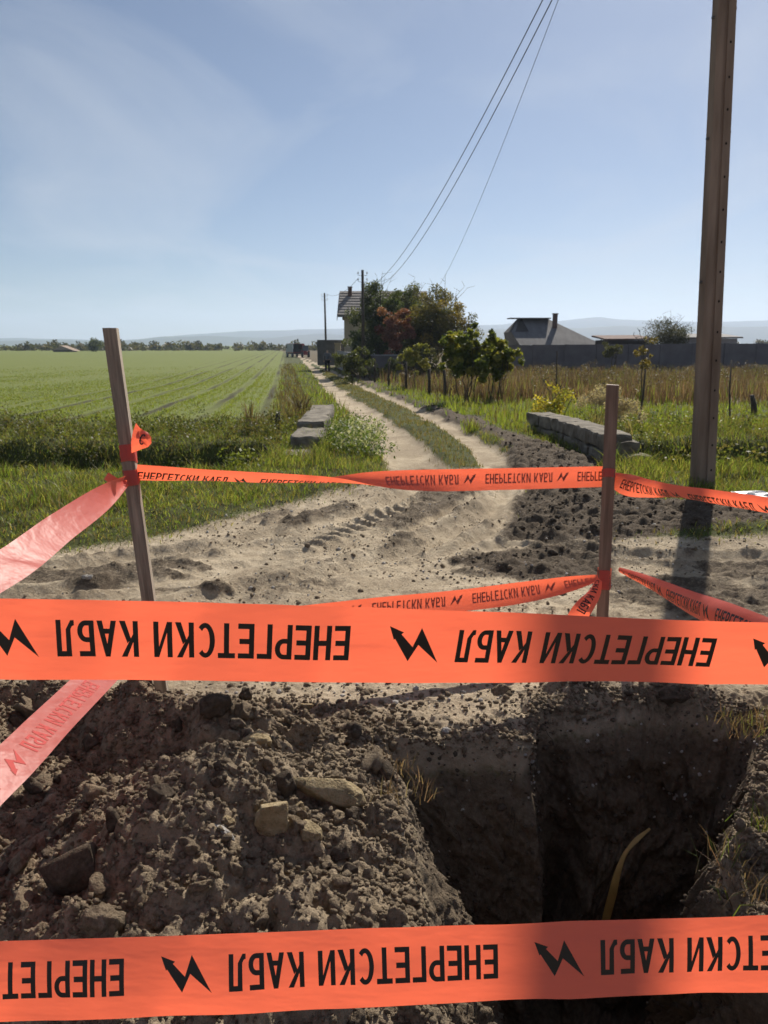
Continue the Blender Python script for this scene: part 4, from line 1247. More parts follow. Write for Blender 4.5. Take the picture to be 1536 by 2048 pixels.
def subdiv_poly(p, step):
    """cut a polygon into pieces along s so it can follow a bent tape"""
    s0 = min(a for a, _ in p); s1 = max(a for a, _ in p)
    n = max(1, int(math.ceil((s1 - s0) / step)))
    outs = []
    def clip(q, lim, sign):
        r_ = []
        for i in range(len(q)):
            a, b = q[i], q[(i + 1) % len(q)]
            ia, ib = sign * (a[0] - lim) >= 0, sign * (b[0] - lim) >= 0
            if ia: r_.append(a)
            if ia != ib:
                t = (lim - a[0]) / (b[0] - a[0]); r_.append((lim, a[1] + (b[1] - a[1]) * t))
        return r_
    for k in range(n):
        q = clip(p, s0 + (s1 - s0) * k / n, 1)
        if len(q) > 2: q = clip(q, s0 + (s1 - s0) * (k + 1) / n, -1)
        if len(q) > 2:
            q = [(b, a) for a, b in q]
            t0 = min(a for a, _ in q); t1 = max(a for a, _ in q); m_ = max(1, int(math.ceil((t1 - t0) / .12)))
            for j in range(m_):
                w = clip(q, t0 + (t1 - t0) * j / m_, 1)
                if len(w) > 2: w = clip(w, t0 + (t1 - t0) * (j + 1) / m_, -1)
                if len(w) > 2: outs.append([(b, a) for a, b in w])
    return outs

class Ribbon:
    """a strip of film; ctrl = [(point, turn in degrees round its length, curl, width factor)]"""
    def __init__(self, ctrl, W=.125, n=160, ripple=.0015, seed=0, up=(0, 0, 1)):
        self.W = W
        pts = np.array([tuple(c[0]) for c in ctrl]); k = len(ctrl)
        ctrl = [list(c) for c in ctrl]
        for i, c in enumerate(ctrl):
            if isinstance(c[1], tuple):          # ('face', offset): turn the strip broadside to the walkway
                Tt = pts[min(i + 1, k - 1)] - pts[max(i - 1, 0)]; Tt = Tt / np.linalg.norm(Tt)
                u0 = np.array(up) - Tt * (Tt @ np.array(up)); u0 = u0 / np.linalg.norm(u0); n0 = np.cross(Tt, u0)
                vv = np.array((0, 0, CAM_H)) - pts[i]
                a0 = math.degrees(math.atan2(-(u0 @ vv), n0 @ vv))
                c[1] = a0 + c[1][1]
                if i and abs(c[1] - ctrl[i - 1][1]) > 180: c[1] -= 360 * round((c[1] - ctrl[i - 1][1]) / 360)
        cum = np.r_[0, np.cumsum(np.linalg.norm(np.diff(pts, axis=0), axis=1))]
        s = np.linspace(0, cum[-1], n)
        def interp(col):
            # smooth (Catmull-Rom) interpolation
            y = np.array(col, float); out = np.empty(n)
            mtan = np.gradient(y, cum) if k > 2 else np.full(k, (y[-1] - y[0]) / cum[-1])
            for i, q in enumerate(s):
                j = min(max(np.searchsorted(cum, q, 'right') - 1, 0), k - 2)
                hh = cum[j + 1] - cum[j]; t = (q - cum[j]) / hh
                out[i] = (2 * t**3 - 3 * t**2 + 1) * y[j] + (t**3 - 2 * t**2 + t) * hh * mtan[j] + (-2 * t**3 + 3 * t**2) * y[j + 1] + (t**3 - t**2) * hh * mtan[j + 1]
            return out
        C = np.stack([interp(pts[:, i]) for i in range(3)], 1)
        self.tw = np.radians(interp([c[1] for c in ctrl])); self.cu = interp([c[2] for c in ctrl]); self.wf = interp([c[3] if len(c) > 3 else 1 for c in ctrl])
        T = np.gradient(C, axis=0); T /= np.linalg.norm(T, axis=1, keepdims=True)
        U0 = np.array(up)[None] - T * (T @ np.array(up))[:, None]; U0 /= np.linalg.norm(U0, axis=1, keepdims=True)
        N0 = np.cross(T, U0)                     # for a strip running +X with up Z: N0 = -Y (towards the camera)
        c, sn = np.cos(self.tw)[:, None], np.sin(self.tw)[:, None]
        self.U = U0 * c + N0 * sn; self.N = N0 * c - U0 * sn
        self.C, self.s, self.L, self.n = C, s, cum[-1], n
        self.rip, self.seed = ripple, seed
    def at(self, s, t, off=0.0):
        s = np.asarray(s, float); t = np.asarray(t, float)
        f = lambda a: np.stack([np.interp(s, self.s, a[:, i]) for i in range(3)], -1)
        C, U, Nn = f(self.C), f(self.U), f(self.N)
        cu = np.interp(s, self.s, self.cu); wf = np.interp(s, self.s, self.wf)
        v = 2 * t - 1
        ang = cu * v                                             # bend round an arc
        a_ = np.where(np.abs(cu) < 1e-3, 1e-3, cu)
        hw = self.W * .5 * wf
        u_ = hw * np.sin(a_ * v) / a_; n_ = -hw * (1 - np.cos(a_ * v)) / a_
        rip = self.rip * (fbm(s * 9 + self.seed * 7.1, t * 1.2, 2, self.seed) + .5 * fbm(s * 3 + self.seed, t * .6, 2, self.seed + 3))
        nu = np.sin(ang)[..., None] * U + np.cos(ang)[..., None] * Nn
        return C + U * u_[..., None] + Nn * n_[..., None] + nu * (np.asarray(rip) + off)[..., None]
    def film(self, name, parent, nt_=13):
        S, T = np.meshgrid(self.s, np.linspace(0, 1, nt_), indexing='ij')
        V = self.at(S.ravel(), T.ravel())
        i = np.arange(self.n - 1)[:, None] * nt_; j = np.arange(nt_ - 1)[None]
        F = np.stack([i + j, i + nt_ + j, i + nt_ + j + 1, i + j + 1], -1).reshape(-1, 4)
        return np_mesh(name, V, F, M['tape'], parent, ORG[parent])
    def ink(self, parent, phase, flip=False, side=1, s0=None, s1=None, name='letter', mat=None):
        """phase: distance (m) along the strip where one text begins; flip: read upside down and backwards"""
        W = self.W
        lo = 0 if s0 is None else s0; hi = self.L if s1 is None else s1
        k0 = int(math.floor(-self.L / (PERIOD * W))) - 2
        for k in range(k0, -k0 + 3):
            for kind, polys in PRINT:
                V, F = [], []
                for p in polys:
                    for q in subdiv_poly(p, .12):
                        pts = []
                        for a, b in q:
                            s = (a + k * PERIOD) * W; t = b
                            if flip: s, t = phase - s, 1 - b
                            else: s = phase + s
                            pts.append((s, t))
                        b0 = len(V); V += pts; F.append(tuple(range(b0, b0 + len(pts))))
                if min(v[0] for v in V) < lo or max(v[0] for v in V) > hi: continue
                A = np.array(V); Q = self.at(A[:, 0], A[:, 1], .0008 * side)
                o = mesh_obj(name if kind == 'letter' else kind, [tuple(v) for v in Q], F, mat or M['ink'], parent)
                bm = bmesh.new(); bm.from_mesh(o.data); bmesh.ops.remove_doubles(bm, verts=bm.verts, dist=2e-5); bm.to_mesh(o.data); bm.free()
    def s_of_px(self, px):
        """distance along the strip seen at picture column px"""
        Xc = self.C[:, 0]; zc = self.C[:, 1] * CP - (self.C[:, 2] - CAM_H) * SP
        col = 768 + FPX * Xc / zc
        i = int(np.argmin(np.abs(col - px))); return float(self.s[i])

def tape(name, label, ctrl, seed, loc=None, **kw):
    rb = Ribbon(ctrl, seed=seed, **kw)
    mid = rb.C[len(rb.C) // 2]
    t = thing(name, label, 'barrier tape', tuple(mid) if loc is None else loc, 'orange barrier tapes')
    rb.film('film', t)
    return t, rb

# front upper tape, about a metre from the camera, upside down print
def front(px, py, zc): return P(px, py, zc)
t1, r1 = tape('barrier_tape', 'upper of the two wide orange tapes across the front',
              [(front(-1300, 1262, 1.22), -4, .10), (front(-300, 1276, 1.15), -3, .12), (front(300, 1284, 1.135), 0, .06), (front(800, 1293, 1.18), 6, .05), (front(1250, 1304, 1.25), 12, .10), (front(1700, 1316, 1.27), 16, .12), (front(2500, 1330, 1.38), 10, .1)], 3, n=620, ripple=.0036)
r1.ink(t1, r1.s_of_px(1427), flip=True, side=1)
t2, r2 = tape('barrier_tape', 'lower of the two wide orange tapes across the front',
              [(front(-1200, 2000, 1.27), -16, .16), (front(-100, 1970, 1.235), -18, .24), (front(400, 1953, 1.23), -16, .16), (front(900, 1930, 1.24), -12, .06), (front(1300, 1917, 1.25), -12, .10), (front(1700, 1906, 1.27), -14, .16), (front(2500, 1890, 1.34), -10, .1)], 5, n=620, ripple=.0036)
r2.ink(t2, r2.s_of_px(997), flip=True, side=1)

# far tape between the two stakes: print upright at left, turned over at right
def far(px, py): return P(px, py, 3.66 + (px - 272) / 935 * .95)
t3, r3 = tape('barrier_tape', 'orange tape stretched between the tops of both stakes',
              [(far(272, 950), 42, .5), (far(420, 958), 54, .7), (far(560, 964), 62, .9), (far(660, 966), 80, 1.0), (far(760, 964), 130, .8), (far(880, 961), 164, .35), (far(1050, 957), 174, .15), (far(1207, 953), 176, .15)], 7, n=300, ripple=.002)
r3.ink(t3, r3.s_of_px(283) - .02, s1=r3.s_of_px(705))
r3.ink(t3, r3.s_of_px(772), s0=r3.s_of_px(772), name='reversed_letter')

# from the right stake away to the right
t4, r4 = tape('barrier_tape', 'narrow twisted orange tape running right from the right-hand stake top',
              [(P(1224, 957, 4.60), ('face', -4), .3, .7), (P(1245, 966, 4.5), ('face', -4), .4, 1), (P(1290, 979, 4.3), ('face', 30), .8), (P(1350, 990, 4.05), ('face', 58), 1.0), (P(1420, 1001, 3.8), ('face', 54), 1.0), (P(1540, 1020, 3.45), ('face', 50), .9), (P(1750, 1056, 3.0), ('face', 40), .6)], 9, n=200)
r4.ink(t4, .10)
t5, r5 = tape('barrier_tape', 'lower orange tape sloping right from the right-hand stake towards the camera',
              [(P(1237, 1141, 4.58), ('face', 40), 1.2, .35), (P(1290, 1166, 4.1), ('face', 36), 1.2, .75), (P(1360, 1200, 3.6), ('face', 20), 1.0), (P(1450, 1236, 3.1), ('face', 10), .8, 1.1), (P(1640, 1316, 2.6), ('face', 0), .6, 1.1), (P(1950, 1430, 2.1), ('face', 0), .5)], 11, n=200)
r5.ink(t5, .20)
# lower back tape between the stakes
def far2(px, py): return P(px, py, 3.70 + (px - 322) / 876 * .9)
t6, r6 = tape('barrier_tape', 'lower orange tape rising to the foot of the right-hand stake',
              [(far2(322, 1262), 180, .2), (far2(560, 1238), 180, .2), (far2(760, 1216), 178, .2), (far2(900, 1203), 172, .25), (far2(1050, 1184), 162, .5), (far2(1150, 1167), 145, .9, .75), (far2(1198, 1158), 120, 1.1, .45)], 13, n=260)
r6.ink(t6, r6.s_of_px(745) - .005, side=1, name='reversed_letter')
t7, r7 = tape('barrier_tape', 'loose orange tape end dangling left of the right-hand stake',
              [(P(1196, 1160, 4.52), 20, .9, .4), (P(1188, 1182, 4.48), 10, .9, .7), (P(1170, 1212, 4.45), 0, .7, .9), (P(1150, 1250, 4.45), -10, .6), (P(1138, 1290, 4.46), -15, .5)], 15, n=80, up=(1, 0, .3))
r7.ink(t7, -.2)
# left side tapes coming towards the camera
t8, r8 = tape('barrier_tape', 'pink sheened tape slanting down left from the leaning stake top',
              [(P(248, 962, 3.58), ('face', 150), 1.2, .5), (P(205, 996, 3.2), ('face', 172), .35, .8), (P(120, 1056, 2.7), ('face', 192), .08, .9), (P(0, 1142, 2.25), ('face', 204), .05, .95), (P(-250, 1250, 1.8), ('face', 196), .1, .95), (P(-700, 1330, 1.45), ('face', 170), .3, 1), (P(-1200, 1330, 1.22), ('face', 160), .3, 1)], 17, n=220)
t9, r9 = tape('barrier_tape', 'lower left tape slanting towards the camera with faint print',
              [(P(325, 1235, 3.64), ('face', 180), .3, .8), (P(250, 1300, 2.7), ('face', 190), .1, .85), (P(185, 1364, 2.36), ('face', 200), .06, .88), (P(100, 1448, 2.06), ('face', 202), .05, .88), (P(0, 1548, 1.8), ('face', 198), .06, .88), (P(-200, 1700, 1.5), ('face', 180), .25, .9), (P(-700, 1900, 1.25), ('face', 175), .2, 1)], 19, n=220)
r9.ink(t9, .1, flip=False, side=-1, name='faint_letter', mat=M['ink_faint'])

# windings and loose ends on the stakes
def winding(parent_pt, axis, w, dpt, rz, z0, z1, tilt, name, label, turns=1.0, n=28, seed=0):
    ax = Vector(axis).normalized(); q = ax.to_track_quat('Z', 'Y').to_matrix() @ Matrix.Rotation(rz, 3, 'Z')
    t = thing(name, label, 'barrier tape', Vector(parent_pt) + ax * ((z0 + z1) / 2), 'tape windings')
    V, F = [], []
    for i in range(n + 1):
        a = 2 * math.pi * i / n * turns
        cx, cy = math.cos(a), math.sin(a); k = 1 / max(abs(cx), abs(cy)) ** .8
        e = .0035 + .003 * random.random()
        x, y = cx * k * (w / 2 + e) , cy * k * (dpt / 2 + e)
        j = tilt * cx
        for u in range(5):
            zz = z0 + (z1 - z0) * u / 4 + j
            bulge = .002 * math.sin(u * 1.9 + i)
            V.append(Vector(parent_pt) + q @ Vector((x * (1 + bulge * 10), y * (1 + bulge * 10), zz)))
    for i in range(n):
        for u in range(4): F.append((i * 5 + u, i * 5 + 5 + u, i * 5 + 6 + u, i * 5 + 1 + u))
    mesh_obj('film', V, F, M['tape'], t, smooth=True)
    return t
def zpost(B, T_, py):
    """height along a stake seen at picture row py"""
    B, T_ = Vector(B), Vector(T_); best = 0; bd = 1e9
    for k in range(400):
        p = B.lerp(T_, k / 399); zc = p.y * CP - (p.z - CAM_H) * SP; yc = p.y * SP + (p.z - CAM_H) * CP
        r_ = 1024 - FPX * yc / zc
        if abs(r_ - py) < bd: bd = abs(r_ - py); best = (p - B).length
    return best
lax, rax = LS_T - LS_B, RS_T - RS_B
winding(LS_B, lax, .068, .06, .15, zpost(LS_B, LS_T, 924), zpost(LS_B, LS_T, 892), .012, 'tape_winding', 'upper red tape winding on the leaning stake')
winding(LS_B, lax, .068, .06, .15, zpost(LS_B, LS_T, 966), zpost(LS_B, LS_T, 936), -.006, 'tape_winding', 'lower red tape winding on the leaning stake')
winding(RS_B, rax, .088, .07, -.12, zpost(RS_B, RS_T, 957), zpost(RS_B, RS_T, 940), .018, 'tape_winding', 'narrow red tape winding high on the upright stake')
wd = winding(RS_B, rax, .088, .07, -.12, zpost(RS_B, RS_T, 1176), zpost(RS_B, RS_T, 1137), .004, 'tape_winding', 'printed red tape winding low on the upright stake')
def scrap(name, label, ctrl, glyphs, seed, W=.1, up=(0, 0, 1)):
    rb = Ribbon(ctrl, W=W, n=24, seed=seed, up=up)
    t = thing(name, label, 'barrier tape', rb.C[0], 'loose tape ends')
    rb.film('film', t)
    V, F = [], []
    for ch, s0, t0, sc in glyphs:
        for p in GL[ch][1]:
            b = len(V); V += [(s0 + a * sc, t0 + c * sc / W) for a, c in p]; F.append(tuple(range(b, b + len(p))))
    if V:
        A = np.array(V); Q = rb.at(A[:, 0], A[:, 1], .0008)
        mesh_obj('lettering', [tuple(v) for v in Q], F, M['ink'], t)
    return t
def torn_flag():
    ol = [(263, 906, 0), (262, 884, .01), (266, 862, .02), (272, 846, 0), (280, 856, -.015), (288, 861, .01), (296, 865, .02), (302, 874, .0), (303, 886, -.02), (296, 894, .0), (284, 898, .02), (272, 903, .01)]
    t = thing('tape_end', 'torn orange tape corner sticking up beside the leaning stake', 'barrier tape', P(268, 890, 3.56), 'loose tape ends')
    V = [P(x, y, 3.56 + z) for x, y, z in ol] + [P(281 + (x - 281) * .5, 877 + (y - 877) * .5, 3.55 - z * .8) for x, y, z in ol] + [P(281, 877, 3.54)]
    n = len(ol)
    F = [(i, (i + 1) % n, n + (i + 1) % n, n + i) for i in range(n)] + [(n + i, n + (i + 1) % n, 2 * n) for i in range(n)]
    mesh_obj('film', V, F, M['tape'], t, smooth=True)
    V, F = [], []
    for p in GL['С'][1]:
        b0 = len(V); V += [P(276 + (a_ * .9 + c_ * .25) * 24, 888 - (c_ * .9 - a_ * .25) * 24, 3.522) for a_, c_ in p]; F.append(tuple(range(b0, b0 + len(p))))
    mesh_obj('letter', V, F, M['ink'], t)
torn_flag()
scrap('tape_end', 'pointed orange tape tail left of the leaning stake',
      [(P(254, 965, 3.58), 0, .5, .25), (P(236, 966, 3.55), 10, .6, .45), (P(212, 952, 3.52), 20, .4, .42)], [], 33, .09)

def wind_print(B, axis, w, dpt, rz, z0, z1, parent):
    ax = Vector(axis).normalized(); q = ax.to_track_quat('Z', 'Y').to_matrix() @ Matrix.Rotation(rz, 3, 'Z')
    V, F = [], []
    x = -w / 2 + .006; sc = (z1 - z0) * .40
    for row, word in ((.54, 'НЕР'), (.06, 'КАБ')):
        xx = x
        for ch in word:
            for p in GL[ch][1]:
                b = len(V)
                V += [Vector(B) + q @ Vector((xx + a * sc, -dpt / 2 - .012, z0 + (z1 - z0) * row + c * sc)) for a, c in p]; F.append(tuple(range(b, b + len(p))))
            xx += (GL[ch][0] + .1) * sc
    mesh_obj('lettering', V, F, M['ink'], parent)
wind_print(RS_B, rax, .088, .07, -.12, zpost(RS_B, RS_T, 1176), zpost(RS_B, RS_T, 1137), wd)

# ------------------------------------------------------------------ concrete pole and wires
def concrete_pole():
    base = Vector((3.99, 9.5, gz(3.99, 9.5)))
    top = Vector((3.62, 9.5, 8.9))
    t = thing('utility_pole', 'tall brown grey concrete utility pole with bolt holes at right', 'utility pole', base)
    n = 30
    def sect(w, dp):
        g = .018
        return [(-w / 2, -dp / 2), (-.02, -dp / 2), (-.014, -dp / 2 + g), (.014, -dp / 2 + g), (.02, -dp / 2), (w / 2, -dp / 2), (w / 2, dp / 2), (-w / 2, dp / 2)]
    def seg(z0, z1, grow, n):
        V, F = [], []
        for i in range(n + 1):
            u = z0 + (z1 - z0) * i / n
            c = base.lerp(top, u); w = .245 - .06 * u + grow; dp = .17 - .05 * u + grow
            for a, b in sect(w, dp):
                V.append(c + Matrix.Rotation(.06, 3, 'Z') @ Vector((a, b, 0)))
        for i in range(n):
            for k in range(8): F.append((i * 8 + k, i * 8 + (k + 1) % 8, i * 8 + 8 + (k + 1) % 8, i * 8 + 8 + k))
        F.append(tuple(reversed(range(8)))); F.append(tuple(range(n * 8, n * 8 + 8)))
        return V, F
    V, F = seg(-.03, 1.0, 0, n)
    mesh_obj('shaft', V, F, M['pole'], t)
    # bolt holes down the right rail
    rows = [88, 156, 224, 291, 357, 421, 484, 545, 605, 664, 722, 779, 835, 888, 938]
    for py in rows:
        u = zpost(base, top, py) / (top - base).length; c = base.lerp(top, u); w = .245 - .06 * u; dp = .17 - .05 * u
        cc = c + Matrix.Rotation(.06, 3, 'Z') @ Vector((w * .27, -dp / 2 - .002, 0))
        V = [cc]; k = 10
        for i in range(k): V.append(cc + Vector((math.cos(6.283 * i / k) * .010, .0, math.sin(6.283 * i / k) * .014)))
        for i in range(k): V.append(cc + Vector((math.cos(6.283 * i / k) * .013, .004, math.sin(6.283 * i / k) * .017)))
        F = [(0, 1 + i, 1 + (i + 1) % k) for i in range(k)] + [(1 + i, 1 + k + i, 1 + k + (i + 1) % k, 1 + (i + 1) % k) for i in range(k)]
        mesh_obj('bolt_hole', V, F, M['hole'], t)
    for py, s in ((18, 1), (33, -1), (264, 1), (279, -1), (553, 1), (563, -1)):
        u = zpost(base, top, py) / (top - base).length; c = base.lerp(top, u); w = .245 - .06 * u
        MB().tube([c + Vector((s * (w / 2 - .01), 0, 0)), c + Vector((s * (w / 2 + .030), -.002, 0))], .016, 8).build('step_bolt', M['steel'], t)
    # crossarm and insulators at the head (above the frame)
    c = base.lerp(top, .955)
    d = Vector((.985, .17, 0))
    MB().box(c + Vector((.12, -.16, 0)), (1.55, .09, .12), .1).build('crossarm', M['steel'], t)
    heads = []
    for k in (-.36, -.26, -.66, .65):
        q = c + d * k + Vector((.1, -.16, .06))
        MB().tube([q, q + Vector((0, 0, .05)), q + Vector((0, 0, .06)), q + Vector((0, 0, .13)), q + Vector((0, 0, .17))], [.012, .012, .045, .05, .025], 10).build('insulator', M['white_metal'], t)
        heads.append(q + Vector((0, 0, .15)))
    return t, base, top, heads
pole_t, pole_b, pole_top, heads = concrete_pole()

def wood_pole(px, y, ptop, name, label, arms=True):
    b = at(px, y)
    d = P(ptop[0], ptop[1], 1.0) - Vector((0, 0, CAM_H)); top = d * (y / d.y) + Vector((0, 0, CAM_H))
    t = thing(name, label, 'utility pole', b, 'poles along the track')
    MB().tube([b - Vector((0, 0, .3)), b.lerp(top, .5), top], [.13, .11, .085], 10).build('shaft', M['bark'], t, True)
    ins = []
    for k, (s, dz) in enumerate(((-1, .35), (1, .35), (-1, .75), (1, .75))):
        q = top + Vector((s * .09, 0, -dz)); e = q + Vector((s * .2, 0, .02))
        MB().tube([q, e, e + Vector((0, 0, .1))], .014, 6).build('hook', M['steel'], t)
        MB().tube([e + Vector((0, 0, .08)), e + Vector((0, 0, .13)), e + Vector((0, 0, .22))], [.03, .05, .03], 8).build('insulator', M['white_metal'], t)
        ins.append(e + Vector((0, 0, .2)))
    return t, b, top, ins
mp, mb_, mt_, mins = wood_pole(727, 52, (725, 540), 'utility_pole', 'slim dark utility pole beside the house trees')
fp, fb_, ft_, fins = wood_pole(653, 84, (649, 586), 'utility_pole', 'farthest slim utility pole beside the garden gate')

def wire(a, b, sag, r, label, n=48, name='power_line'):
    pts = [Vector(a).lerp(Vector(b), k / n) - Vector((0, 0, sag * 4 * (k / n) * (1 - k / n))) for k in range(n + 1)]
    mb = MB().tube(pts, r, 5)
    o = mb.build(name, M['wire'], None, True)
    return tag(o, label, 'power line', 'overhead wires')
wire(heads[0], mins[0] + Vector((.5, 0, -1.0)), 1.35, .0105, 'left one of the paired wires sweeping down from upper right')
wire(heads[1], mins[1] + Vector((.5, 0, -1.0)), 1.35, .0105, 'right one of the paired wires sweeping down from upper right')
wire(heads[2], at(846, 56, 4.6), 1.25, .006, 'thinnest pale wire right of the paired wires')
wire(mins[2], fins[1], .5, .012, 'wire between the middle and farthest poles', 24)

# ------------------------------------------------------------------ house among the trees
def house():
    Y0 = 70.0
    def W(px, py, y=Y0):
        d = P(px, py, 1.0) - Vector((0, 0, CAM_H)); return d * (y / d.y) + Vector((0, 0, CAM_H))
    g = -.5
    xl = W(688, 640).x; xr = W(846, 640).x; ze = W(700, 627).z; zr = W(700, 586, Y0 + 3.6).z
    t = thing('house', 'two-storey cream house with grey tiled gable roof behind trees', 'house', (xl, Y0, g))
    D = 7.2; yb = Y0 + D; ym = Y0 + D / 2
    mb = MB()
    mb.add([(xl, Y0, g), (xr, Y0, g), (xr, yb, g), (xl, yb, g), (xl, Y0, ze), (xr, Y0, ze), (xr, yb, ze), (xl, yb, ze), (xl, ym, zr - .12), (xr, ym, zr - .12)],
           [(0, 1, 5, 4), (1, 2, 6, 9, 5), (2, 3, 7, 6), (3, 0, 4, 8, 7), (4, 5, 9, 8), (7, 8, 9, 6)])
    mb.build('wall', M['plaster'], t)
    ov = .55; sl = (zr - ze) / (D / 2)
    y0, y1 = Y0 - .6, yb + .6; z0 = ze - .6 * sl
    th = .16
    rf = MB().add([(xl - ov, y0, z0), (xr + ov, y0, z0), (xr + ov, ym, zr), (xl - ov, ym, zr), (xl - ov, y0, z0 + th), (xr + ov, y0, z0 + th), (xr + ov, ym, zr + th), (xl - ov, ym, zr + th)],
                  [(0, 3, 2, 1), (4, 5, 6, 7), (0, 1, 5, 4), (1, 2, 6, 5), (2, 3, 7, 6), (3, 0, 4, 7)])
    rf.add([(xl - ov, y1, z0), (xr + ov, y1, z0), (xr + ov, ym, zr), (xl - ov, ym, zr), (xl - ov, y1, z0 + th), (xr + ov, y1, z0 + th), (xr + ov, ym, zr + th), (xl - ov, ym, zr + th)],
           [(0, 1, 2, 3), (7, 6, 5, 4), (4, 5, 1, 0), (5, 6, 2, 1), (3, 7, 4, 0)])
    # tile courses as low steps
    nn = 9
    for k in range(nn):
        a = k / nn; b = (k + 1) / nn
        ya, yb_ = y0 + (ym - y0) * a, y0 + (ym - y0) * b; za, zb = z0 + (zr - z0) * a + th, z0 + (zr - z0) * b + th
        rf.add([(xl - ov + .01, ya, za + .07), (xr + ov - .01, ya, za + .07), (xr + ov - .01, yb_, zb + .015), (xl - ov + .01, yb_, zb + .015), (xl - ov + .01, ya, za - .02), (xr + ov - .01, ya, za - .02)],
               [(0, 1, 2, 3), (0, 4, 5, 1)])
    r_ = rf.build('roof', M['rooft'], t)
    c1 = W(700, 590, ym - .8)
    MB().box((c1.x, c1.y, zr), (.36, .36, .9)).box((c1.x, c1.y, zr + .47), (.44, .44, .08)).build('chimney', M['brick_red'], r_)
    c2 = W(832, 590, ym)
    MB().box((c2.x, c2.y, zr), (.5, .5, .9)).build('chimney', M['brick_red'], r_)
    MB().add([(xl - ov - .02, y0, z0), (xl - ov - .02, ym, zr), (xl - ov - .02, ym, zr - .3), (xl - ov - .02, y0, z0 - .3), (xl - ov - .05, y0, z0), (xl - ov - .05, ym, zr), (xl - ov - .05, ym, zr - .3), (xl - ov - .05, y0, z0 - .3)],
             [(0, 1, 2, 3), (4, 7, 6, 5), (0, 4, 5, 1), (3, 2, 6, 7)]).build('bargeboard', M['darkwood'], r_)
    for x, z in ((xl + 3.2, 2.7), (xl + 6.2, 2.7), (xl + 3.2, .9), (xl + 6.2, .9)):
        f = MB().box((x, Y0 - .02, z), (1.2, .08, 1.3)).build('window', M['white_metal'], t)
        MB().box((x, Y0 - .065, z), (1.0, .02, 1.1)).build('pane', M['glass'], f)
    return t
house()

# garden walls, gate pillar near the walker
t = thing('garden_wall', 'dark garden wall with gate beside the farthest pole', 'wall', at(660, 80))
a_, b_ = at(637, 80), at(692, 78)
MB().box(((a_.x + b_.x) / 2, 79, 1.0), (b_.x - a_.x, .2, 2.5)).build('wall', M['gate'], t)
g1, g2 = at(676, 77), at(704, 58)
dd = g2 - g1
MB().box(((g1.x + g2.x) / 2, (g1.y + g2.y) / 2, .35), (dd.length - .5, .16, 1.7), math.atan2(dd.y, dd.x)).build('side_wall', M['plaster_grey'], t)
MB().box((g1.x, g1.y, .75), (.55, .5, 2.2)).box((g1.x, g1.y, 1.9), (.68, .62, .12)).build('pillar', M['plaster'], t)
a_, b_ = at(745, 57), at(800, 57)
t = thing('low_wall', 'purplish grey low wall under the russet tree', 'wall', ((a_.x + b_.x) / 2, 52.5, -.5))
MB().box(((a_.x + b_.x) / 2, 52.5, .25), (b_.x - a_.x, .2, 1.6)).build('wall', M['wallpaint'], t)
MB().box(((a_.x + b_.x) / 2, 52.5, 1.09), (b_.x - a_.x + .1, .3, .08)).build('coping', M['plaster_grey'], t)

# ------------------------------------------------------------------ long wall, hip-roofed house and sheds at right
def along(px, py, y):
    d = P(px, py, 1.0) - Vector((0, 0, CAM_H)); return d * (y / d.y) + Vector((0, 0, CAM_H))
a_, b_ = along(1005, 690, 64), along(1900, 684, 64)
t = thing('long_wall', 'long blue grey wall across the back of the weedy plot', 'wall', ((a_.x + b_.x) / 2, 64, -.5))
npan = 14
for k in range(npan):
    x0 = a_.x + (b_.x - a_.x) * k / npan; x1 = a_.x + (b_.x - a_.x) * (k + 1) / npan
    zt = a_.z + (b_.z - a_.z) * k / npan + random.uniform(-.02, .02)
    MB().box(((x0 + x1) / 2, 64, (zt - .6) / 2), (x1 - x0 - .02, .2, zt + .6)).build('panel', M['wallpaint'], t)
    MB().box((x1, 63.95, (zt - .55) / 2), (.28, .26, zt + .62)).build('post', M['wallpaint'], t)

def hip_house():
    Y0 = 76.0
    A = along(1046, 690, Y0); B = along(1206, 690, Y0)
    rl = along(1026, 640, Y0 + 4.2); rr = along(1098, 637, Y0 + 4.2)
    g = -.5; D = 9
    t = thing('house', 'low house with grey hipped roof behind the long wall', 'house', (A.x, Y0, g))
    ze = A.z
    MB().box(((A.x + B.x) / 2, Y0 + D / 2, (ze + g) / 2 - .05), (B.x - A.x - .8, D - .8, ze - g)).build('wall', M['plaster_grey'], t)
    yb = Y0 + D; ym = Y0 + 4.2; zr = rr.z
    kl = along(1040, 662, Y0 + 2.0)
    V = [(A.x - .3, Y0, ze), (B.x, Y0, ze), (B.x, yb, ze), (A.x - .3, yb, ze),
         (rr.x, ym + .6, zr), (rl.x + .55, ym + .6, zr), (A.x - .8, Y0 + 2.2, ze + 1.25), (A.x - .8, yb - 1.8, ze + 1.25)]
    F = [(0, 1, 4, 5, 6), (1, 2, 4), (2, 3, 7, 5, 4), (3, 0, 6, 7), (0, 3, 2, 1)]
    mb = MB().add(V, F); r_ = mb.build('roof', M['fibre'], t)
    # gablet: boarded face under the projecting ridge
    MB().add([(A.x - .82, Y0 + 2.25, ze + 1.25), (A.x - .82, yb - 1.85, ze + 1.25), (rl.x + .5, ym + .6, zr - .05), (A.x + .9, Y0 + 2.2, ze + 1.32), (rl.x + 1.0, ym + .5, zr - .04)],
             [(0, 2, 1), (0, 3, 4, 2)]).build('gable_boards', M['darkwood'], r_)
    MB().box(((rl.x + rr.x) / 2 - .15, ym + .4, zr + .02), (rr.x - rl.x + .5, 1.9, .09)).build('ridge_cap', M['fibre'], r_)
    c = along(1110, 640, Y0 + 3.2)
    MB().box((c.x, c.y, zr - .6), (.42, .42, 2.0)).box((c.x, c.y, zr + .42), (.54, .54, .1)).build('chimney', M['brick_red'], r_)
hip_house()
